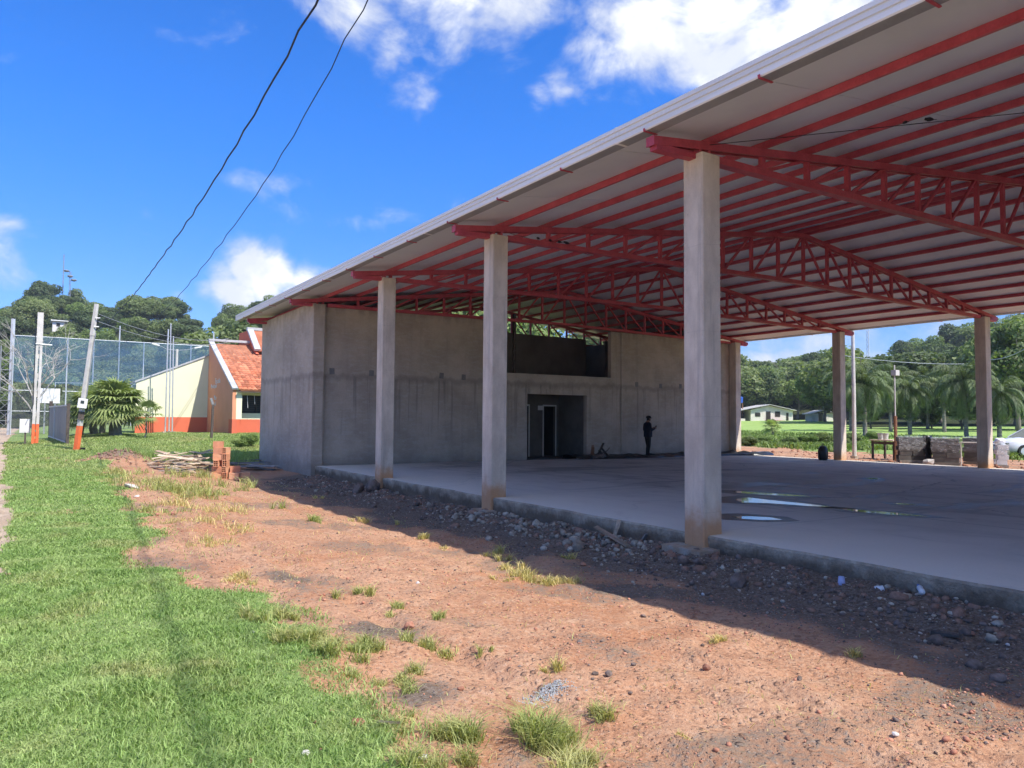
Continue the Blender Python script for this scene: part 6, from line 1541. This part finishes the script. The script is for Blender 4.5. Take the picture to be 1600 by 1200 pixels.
# ------------------------------------------------------------------ stones and rubble
def build_stones():
    r = np.random.default_rng(31); random.seed(31)
    def stone(px, py, wpx, mat, label, flat=.7, group=None, cat='stone', nm='stone'):
        p = hit(px, py); D = float(AX[:, 2] @ (p - CAM)); w = wpx * D / FPX; p[2] += w * flat * .28
        m = MB(); m.chunk((0, 0, 0), (w, w * random.uniform(.7, .95), w * flat), int(px)); me = m.mesh(nm, M[mat]); o = add_obj(nm, me, None, tuple(p)); set_props(o, label, cat, group)
        b = o.modifiers.new('round', 'BEVEL'); b.width = w * .05; b.segments = 1
        return o
    for a in ((902, 858, 34, 'stone_grey', 'largest pale concrete lump in the rubble below the floor edge'), (1153, 914, 38, 'stone_dark', 'brown rough stone lying in the shade right of the column footing', .6), (1092, 882, 22, 'stone_dark', 'stone tucked against the front of the column footing'),
              (1068, 880, 26, 'stone_dark', 'dark stone left of the one against the footing'), (911, 884, 13, 'stone_red', 'small orange stone alone in the shaded earth'), (559, 770, 26, 'stone_dark', 'big brown clod left of the third column foot', .9), (583, 768, 30, 'stone_dark', 'big brown clod at the third column foot', .9),
              (1560, 1064, 26, 'stone_dark', 'dark round stone at the right edge of the shade'), (638, 983, 24, 'stone_red', 'orange brick fragment with a dark end on the red earth'), (742, 792, 16, 'stone_grey', 'pale lump left of the second column foot', 1.2), (1098, 930, 8, 'stone_pale', 'small white pebble in the shaded gravel'),
              (1516, 992, 16, 'stone_red', 'reddish stone right of the charred stick'), (1575, 1009, 8, 'stone_pale', 'pale pebble near the right edge in the shade'), (205, 762, 30, 'stone_pale', 'flat whitish stone slab beside the lawn edge', .25), (212, 778, 18, 'stone_pale', 'small flat pale stone below the white slab', .25),
              (245, 806, 9, 'stone_red', 'orange brick chip at the lawn edge, left one'), (270, 804, 11, 'stone_red', 'dark red brick chip at the lawn edge, right one'), (560, 1131, 34, 'stone_red', 'flat salmon brick fragment in the lawn', .25), (478, 1180, 22, 'stone_pale', 'pale stone in the lawn near the bottom', .5), (392, 1192, 16, 'stone_red', 'brown stone in the lawn at bottom left', .7),
              (518, 1111, 9, 'stone_red', 'tan chip lying in the lawn'), (493, 1130, 9, 'stone_red', 'brown chip left of the flat brick fragment'), (503, 1172, 12, 'stone_red', 'reddish chip above the pale lawn stone', .5), (662, 1186, 24, 'stone_pale', 'pale flat stone at the lawn edge at the bottom', .4), (395, 991, 12, 'stone_pale', 'pale stone at the upper lawn edge'), (443, 958, 12, 'stone_dark', 'dark stump of stone in the grass edge', 1.3),
              (951, 1056, 18, 'stone_dark', 'grey-brown stone, larger of the pair on the sunlit gravel'), (930, 1054, 12, 'stone_dark', 'dark stone, smaller of the pair on the sunlit gravel', .6), (1103, 1047, 18, 'stone_red', 'brown stone casting a shadow on the sunlit gravel'), (1098, 1010, 10, 'stone_dark', 'dark twiggy lump on the sunlit gravel'), (1249, 1062, 16, 'stone_dark', 'dark flat stone on the sunlit gravel near the shade', .4),
              (906, 1004, 14, 'stone_dark', 'dark flat stone left on the sunlit earth', .35), (1006, 964, 14, 'stone_dark', 'flat dark stone near the shade line', .35), (653, 912, 7, 'stone_pale', 'white pebble on the red earth'), (642, 909, 8, 'stone_dark', 'dark pebble beside the white one'), (712, 919, 5, 'stone_dark', 'single dark pebble on the bare red earth'), (787, 943, 6, 'stone_dark', 'dark pebble on the earth below the dry grass'),
              (568, 943, 8, 'stone_red', 'bright orange chip on the red earth'), (720, 1078, 12, 'stone_red', 'reddish stone left of the spilled gravel'), (795, 1092, 12, 'stone_red', 'reddish stone just left of the spilled gravel edge'), (1318, 1128, 10, 'stone_dark', 'dark stone low on the sunlit gravel'), (1400, 1150, 14, 'stone_pale', 'pale stone low on the sunlit gravel'), (1230, 1155, 12, 'stone_red', 'reddish stone low on the sunlit gravel'),
              (1500, 1130, 12, 'stone_dark', 'dark stone near the bottom right'), (985, 1085, 9, 'stone_dark', 'dark stone right of the spilled gravel')):
        stone(*a)
    for i, (px, py, w) in enumerate(((880, 835, 14), (838, 822, 18), (862, 840, 12), (815, 815, 12), (945, 852, 12), (700, 796, 12), (790, 806, 12), (890, 862, 14), (850, 860, 12), (1130, 890, 10), (1290, 905, 9), (1530, 945, 12), (1510, 942, 8), (670, 790, 10), (620, 772, 10))):
        stone(px, py, w, 'stone_grey', 'grey concrete chunk among the rubble along the floor edge', .8, 'concrete chunks along the floor edge', 'rubble', 'concrete_chunk')
    # loose gravel: too many to count
    def gravel(name, X, Y, s, mat, label, lift=.15):
        V = []; F = []; n = 0
        Z = g(X, Y)
        for i in range(len(X)):
            v, f = CHUNK[i % len(CHUNK)]; a = r.uniform(0, 6.28); c, q = math.cos(a), math.sin(a)
            w = np.array(v) * (s[i] / 2) * np.array([1, .8, .65]); w = np.stack([w[:, 0] * c - w[:, 1] * q, w[:, 0] * q + w[:, 1] * c, w[:, 2]], 1) + np.array([X[i], Y[i], Z[i] + s[i] * lift])
            V.append(w); F.append(np.array(f) + n); n += 12
        me = np_mesh(name, np.concatenate(V), np.concatenate(F), M[mat]); o = add_obj(name, me); set_props(o, label, 'gravel', kind='stuff')
    n = 13000; X = 7.55 - np.abs(r.normal(0, .7, n)); Y = r.uniform(1.8, 23, n); k = (X > 5.2) & (r.uniform(0, 1, n) < .35 + .65 * S(.4, .62, fbm(X * 1.3, Y * .7, 3, 12))); X = X[k]; Y = Y[k]
    s = np.clip(r.lognormal(-3.85, .65, len(X)), .01, .17)
    h = len(X) * 2 // 3; gravel('rubble_gravel', X[:h], Y[:h], s[:h], 'stone_dark', 'dark crushed stone strewn along the floor edge'); gravel('rubble_chips', X[h:], Y[h:], s[h:] * .8, 'stone_grey', 'pale concrete chips strewn along the floor edge')
    n = 520; X = 7.5 - np.abs(r.normal(0, .5, n)); Y = np.where(r.uniform(0, 1, n) < .7, r.uniform(8, 22.5, n), r.uniform(2, 9, n)); gravel('rubble_clods', X, Y, np.clip(r.lognormal(-2.55, .45, n), .05, .24), 'earth_clod', 'dark lumps of earth and broken concrete banked along the floor edge', .02)
    n = 260; X = 7.5 - np.abs(r.normal(0, .45, n)); Y = r.uniform(7.5, 13, n); gravel('broken_concrete', X, Y, np.clip(r.lognormal(-2.7, .5, n), .03, .2), 'stone_grey', 'broken pale concrete lying between the two nearest columns', .15)
    n = 26000; X = 1.3 + r.uniform(0, 1, n) ** .75 * 4.9; Y = 2.0 + r.uniform(0, 1, n) ** 1.6 * 18; k = (lawn_mask(X, Y) < .4) & (r.uniform(0, 1, n) < .2 + .8 * S(.38, .6, fbm(X * .9, Y * .9, 3, 15))); X = X[k]; Y = Y[k]
    s = np.clip(r.lognormal(-4.55, .55, len(X)), .005, .05); h = len(X) * 3 // 5
    gravel('earth_gravel', X[:h], Y[:h], s[:h], 'stone_red', 'reddish grit lying on the bare earth'); gravel('earth_grit', X[h:], Y[h:], s[h:] * .85, 'stone_dark', 'dark grit lying on the bare earth')
    c = hit(857, 1081); n = 650; X = c[0] + r.normal(0, .085, n); Y = c[1] + r.normal(0, .05, n); gravel('spilled_gravel', X, Y, r.uniform(.006, .016, n), 'spill_stone', 'small spill of pale grey gravel on the red earth')
    for (px, py, R, nn) in ((905, 960, .22, 260), (1030, 1005, .10, 120), (630, 868, .2, 160)):
        pass
    n = 420; c = at_z(190, 716, .05); X = 2.75 + r.normal(0, .6, n); Y = 30.0 + r.normal(0, .8, n); gravel('mound_clods', X, Y, np.clip(r.lognormal(-2.9, .5, n), .02, .18), 'earth_clod', 'clods on the heap of excavated earth', .2)
    # beyond the far edge of the floor
    n = 900; X = r.uniform(27.9, 37, n); Y = r.uniform(9, 27, n); gravel('far_clods', X, Y, np.clip(r.lognormal(-2.9, .6, n), .03, .3), 'stone_red', 'clods of red earth beyond the far edge of the floor')
build_stones()
def build_litter():
    def cup(px, py, lab, mat, tilt=0.0, s=1.0):
        p = hit(px, py); o = thing('plastic_cup', lab, 'cup', tuple(p), None); o.rotation_euler = (tilt, 0, .6)
        m = MB(); m.lathe([(.036 * s, 0), (.040 * s, .01), (.030 * s, .085 * s), (.0, .088 * s)], (0, 0, .005), 14); add_obj('wall', m.mesh('wall', M[mat], smooth=True), o)
        b = MB(); b.lathe([(.041 * s, 0), (.043 * s, .004), (.041 * s, .009)], (0, 0, .002), 14); add_obj('rim', b.mesh('rim', M[mat]), o)
    cup(1315, 914, 'upside-down lilac plastic cup near the floor edge', 'blue_cup'); cup(1368, 922, 'white plastic cup lying tipped near the floor edge', 'white_plastic', 1.2, .9)
    p = hit(1441, 931); t = thing('plastic_bottle', 'crushed clear bottle with blue cap by the floor edge', 'bottle', tuple(p)); m = MB(); m.lathe([(.028, 0), (.03, .02), (.026, .1), (.03, .15), (.012, .19), (.012, .205)], (0, 0, 0), 10); o = add_obj('bottle_body', m.mesh('bottle_body', M['white_plastic'], smooth=True), t); o.rotation_euler = (1.5, 0, 2.2); o.location = (0, 0, .035)
    c = MB(); c.lathe([(.015, .2), (.016, .21), (.016, .235), (.0, .236)], (0, 0, 0), 10); c2 = add_obj('cap', c.mesh('cap', M['blue_plastic']), o)
    p = hit(978, 838); q = MB(); q.obox((0, 0, 0), (.16, .07, .05), (.1, .2, .5)); q.chunk((.05, .01, .02), (.1, .08, .06), 4); me = q.mesh('litter', M['blue_cup']); o = add_obj('crumpled_packet', me, None, tuple(p + [0, 0, .03])); set_props(o, 'crumpled lilac packet beside the short leaning plank', 'litter')
    # black polythene rolled along the foot of the room wall
    r = np.random.default_rng(6); v = []; f = []; xs = np.linspace(17.6, 28.6, 70)
    for i, x in enumerate(xs):
        y = 22.95 + .18 * math.sin(x * 1.1) - .25 * S(26.4, 28, x) * 2.2; h = .10 + .08 * fbm(x * 1.7, 3.0, 3, 2) ; w = .34 + .18 * fbm(x * .9, 8.0, 3, 4)
        for k in range(9): a = math.pi * k / 8; v.append((x, y + math.cos(a) * w + r.normal(0, .02), .003 + abs(math.sin(a)) * h * (1 + r.normal(0, .25)) * (k not in (0, 8))))
    for i in range(len(xs) - 1):
        for k in range(8): q = i * 9 + k; f.append((q, q + 1, q + 10, q + 9))
    MB().add(v, f).build('black_tarpaulin', M['black_plastic'], None, smooth=True, label='rolled black plastic sheet along the foot of the room wall', cat='tarpaulin')
    # broken boards and sacking dumped beside the recess
    b = np.array([18.95, 22.8, 0.0]); t = thing('debris_heap', 'dark heap of broken boards and sacking beside the door recess', 'debris', tuple(b))
    for k in range(9):
        a = r.uniform(-.5, .5, 2); e = r.uniform(-.55, .55, 2); MB().bar(b + [a[0], a[1] * .4, r.uniform(.03, .2)], b + [e[0], e[1] * .4, r.uniform(.25, .62)], r.uniform(.05, .14), .02).build('board', M['dark_stick' if k % 3 else 'rust'], t)
    sk = MB()
    for k in range(5): sk.chunk(b + [r.uniform(-.4, .4), r.uniform(-.15, .15), .1], (.5, .35, .26), k)
    sk.build('sacking', M['stone_dark'], t)
build_litter()

# ------------------------------------------------------------------ birds under the roof
def build_birds():
    def bird(p, rz, lab):
        t = thing('swallow', lab, 'bird', tuple(p), None, rz); m = MB()
        pts = [(-.075, 0, .012), (-.05, 0, .025), (-.015, 0, .04), (.02, 0, .052), (.045, 0, .066), (.06, 0, .072), (.075, 0, .070)]; rad = [.006, .018, .028, .028, .020, .021, .008]
        m.tube(pts, rad, 8); add_obj('body', m.mesh('body', M['bird_feather'], smooth=True), t)
        k = MB(); k.add([(-.06, -.012, .02), (-.06, .012, .02), (-.145, .022, -.012), (-.12, 0, -.004), (-.145, -.022, -.012)], [(0, 1, 2, 3), (0, 3, 4)]); k.add([(-.06, -.012, .017), (-.06, .012, .017), (-.145, .022, -.015), (-.12, 0, -.007), (-.145, -.022, -.015)], [(3, 2, 1, 0), (4, 3, 0)]); add_obj('tail', k.mesh('tail', M['bird_feather']), t)
        b = MB(); b.tube([(.075, 0, .071), (.092, 0, .067)], [.006, .001], 5); add_obj('beak', b.mesh('beak', M['dark_stick']), t)
        for s in (-1, 1):
            w = MB(); w.add([(.03, s * .024, .055), (-.01, s * .032, .045), (-.10, s * .016, .012), (-.03, s * .028, .028)], [(0, 1, 2, 3)]); w.add([(.03, s * .027, .055), (-.01, s * .035, .045), (-.10, s * .019, .012), (-.03, s * .031, .028)], [(3, 2, 1, 0)]); add_obj('wing', w.mesh('wing', M['bird_feather']), t)
    a = np.array((7.75, 7.05, 5.36)); b = np.array((12.6, 3.9, chord_z(12.6) + .03))
    bird(a + (b - a) * .48, 1.0, 'small dark swallow on the brace wire, left of the two'); bird(a + (b - a) * .54, 1.3, 'small dark swallow on the brace wire, right of the two')
    for x, l in ((8.72, 'leftmost'), (9.02, 'second'), (9.26, 'third'), (9.46, 'rightmost')):
        z = bottom_z(x) + .05; bird((x, 12.50, z), -1.2 + x, 'dark swallow on the bottom chord behind the second column, %s of four' % l if l in ('leftmost', 'rightmost') else 'dark swallow on the bottom chord, %s from the left behind the second column' % l)
build_birds()

# ------------------------------------------------------------------ the man with the phone
def build_person():
    b = np.array([21.35, 22.62, 0.0]); hx = math.radians(-8)
    per = bpy.data.objects.new('person', None)
    t = thing('person', 'man in dark clothes and cap looking down at a phone by the wall', 'person', tuple(b), None, hx)
    bpy.data.objects.remove(per)
    # skeleton in metres, facing +x
    J = {'pelvis': ((0, 0, .93), .135), 'belly': ((.03, 0, 1.08), .145), 'chest': ((.01, 0, 1.27), .150), 'collar': ((-.005, 0, 1.42), .095), 'neck': ((.02, 0, 1.49), .055), 'jaw': ((.055, 0, 1.55), .068), 'skull': ((.05, 0, 1.63), .088), 'crown': ((.04, 0, 1.69), .062),
         'nose': ((.135, 0, 1.585), .016)}
    E = [('pelvis', 'belly'), ('belly', 'chest'), ('chest', 'collar'), ('collar', 'neck'), ('neck', 'jaw'), ('jaw', 'skull'), ('skull', 'crown'), ('jaw', 'nose')]
    for s, n in ((1, 'l'), (-1, 'r')):
        fwd = .05 if s > 0 else -.03
        J.update({'hip' + n: ((.0, s * .095, .88), .098), 'knee' + n: ((.03 + fwd, s * .11, .49), .064), 'calf' + n: ((.0 + fwd, s * .11, .34), .058), 'ankle' + n: ((-.02 + fwd, s * .11, .09), .043), 'ball' + n: ((.11 + fwd, s * .12, .035), .036), 'toe' + n: ((.17 + fwd, s * .125, .03), .026),
                  'sho' + n: ((-.01, s * .19, 1.38), .066), 'elb' + n: ((-.02, s * .25, 1.11), .047), })
        E += [('pelvis', 'hip' + n), ('hip' + n, 'knee' + n), ('knee' + n, 'calf' + n), ('calf' + n, 'ankle' + n), ('ankle' + n, 'ball' + n), ('ball' + n, 'toe' + n), ('collar', 'sho' + n), ('sho' + n, 'elb' + n)]
        wr = (.26, s * .10 - .03, 1.20); J['wri' + n] = (wr, .033); J['palm' + n] = ((.33, s * .065 - .03, 1.225), .034); E += [('elb' + n, 'wri' + n), ('wri' + n, 'palm' + n)]
        for k, (dz, ln) in enumerate(((.03, .065), (.01, .075), (-.01, .07), (-.03, .055))):
            a = 'f%d%s' % (k, n); c = 'g%d%s' % (k, n); J[a] = ((.365, s * .05 - .03, 1.235 + dz), .011); J[c] = ((.365 + ln * .55, s * .02 - .03, 1.24 + dz), .009); E += [('palm' + n, a), (a, c)]
        J['th' + n] = ((.34, s * .03 - .03, 1.275), .012); E.append(('palm' + n, 'th' + n))
    names = list(J); me = bpy.data.meshes.new('body'); me.from_pydata([J[k][0] for k in names], [(names.index(a), names.index(c)) for a, c in E], [])
    o = add_obj('body', me, t)
    md = o.modifiers.new('skin', 'SKIN'); md.use_smooth_shade = True
    sk = me.skin_vertices[0].data if me.skin_vertices else None
    if sk is None:
        bpy.context.view_layer.objects.active = o
        import bmesh
        bm = bmesh.new(); bm.from_mesh(me); lay = bm.verts.layers.skin.verify(); bm.to_mesh(me); bm.free(); sk = me.skin_vertices[0].data
    for i, k in enumerate(names):
        r_ = J[k][1]; sk[i].radius = (r_, r_ * (1.18 if k in ('pelvis', 'belly', 'chest') else 1.0)); sk[i].use_root = (k == 'pelvis')
    sb = o.modifiers.new('sub', 'SUBSURF'); sb.levels = 1; sb.render_levels = 2
    # clothing, skin and hair by where they are on the body
    m, nt = new_mat('person_cover'); P = nt.n('TexCoord').outputs['Object']; s3 = nt.sep(P); x, z = s3[0], s3[2]
    c = nt.mix(nt.mapr(z, .885, .895), (.017, .016, .016), (.012, .015, .028))
    c = nt.mix(nt.mapr(z, .075, .065), c, (.02, .018, .016))
    c = nt.mix(nt.mapr(z, 1.462, 1.47), c, (.24, .135, .09))
    beard = nt.math('MULTIPLY', nt.mapr(z, 1.575, 1.555), nt.mapr(z, 1.50, 1.52)); c = nt.mix(nt.math('MULTIPLY', beard, nt.mapr(x, .05, .08)), c, (.02, .015, .012))
    c = nt.mix(nt.math('MULTIPLY', nt.mapr(x, .055, .03), nt.mapr(z, 1.54, 1.56)), c, (.015, .012, .01))
    c = nt.mix(nt.mapr(x, .255, .262), c, (.24, .135, .09))
    finish(m, nt, c, .85, None); me.materials.append(m)
    cap = MB(); cap.lathe([(.104, 1.635), (.108, 1.66), (.098, 1.70), (.07, 1.73), (.0, 1.742)], (.045, 0, 0), 16); cap.add([(.12, -.07, 1.655), (.12, .07, 1.655), (.205, .05, 1.635), (.205, -.05, 1.635), (.12, -.07, 1.645), (.12, .07, 1.645), (.205, .05, 1.627), (.205, -.05, 1.627)], [(0, 3, 2, 1), (4, 5, 6, 7), (2, 3, 7, 6), (0, 1, 5, 4), (1, 2, 6, 5), (3, 0, 4, 7)])
    add_obj('cap', cap.mesh('cap', M['cloth_black'], smooth=False), t)
    sh = MB()
    n = 18
    prof = [(.165, .190, .86), (.17, .195, .98), (.165, .195, 1.12)]
    vv = []; ff = []
    for (rx, ry, zz) in prof:
        for i in range(n): a = 2 * math.pi * i / n; vv.append((.015 + rx * math.cos(a), ry * math.sin(a), zz))
    for k in range(2):
        for i in range(n): ff.append((k * n + i, k * n + (i + 1) % n, (k + 1) * n + (i + 1) % n, (k + 1) * n + i))
    sh.add(vv, ff); add_obj('jacket_hem', sh.mesh('jacket_hem', M['cloth_dark'], smooth=True), t)
    for s in (-1, 1):
        e = MB(); e.lathe([(.0, 0), (.012, .004), (.014, .03), (.0, .05)], (.045, s * .088, 1.58), 8); add_obj('ear', e.mesh('ear', M['skin'], smooth=True), t)
        e = MB(); e.lathe([(.0, -.006), (.007, 0), (.0, .006)], (.122, s * .032, 1.61), 8); add_obj('eye', e.mesh('eye', M['dark_stick']), t)
    R = Matrix.Rotation(hx, 3, 'Z'); q = np.array(R @ Vector((.375, -.03, 1.262))) + b
    ph = thing('phone', 'phone held in the man\'s hands', 'phone', tuple(q), None, hx); mm = MB(); mm.obox((0, 0, 0), (.012, .07, .145), (0, .55, 0)); add_obj('case', mm.mesh('case', M['cloth_black']), ph); mm = MB(); mm.obox((-.0068, 0, .0042), (.002, .062, .132), (0, .55, 0)); add_obj('screen', mm.mesh('screen', M['glass_dark']), ph)
build_person()

# ------------------------------------------------------------------ air
def build_haze():
    m, t = new_mat('haze'); v = t.n('VolumePrincipled'); t.put(v, 'Color', (.82, .89, 1.0)); t.put(v, 'Density', 0.0003); t.put(v, 'Anisotropy', 0.0)
    o = t.n('OutputMaterial'); t.t.links.new(v.outputs[0], o.inputs['Volume'])
    MB().box((-950, -750, -4), (950, 1050, 75)).build('haze', m, None, origin=(0, 0, 0), kind='stuff', label='faint haze in the air')
build_haze()
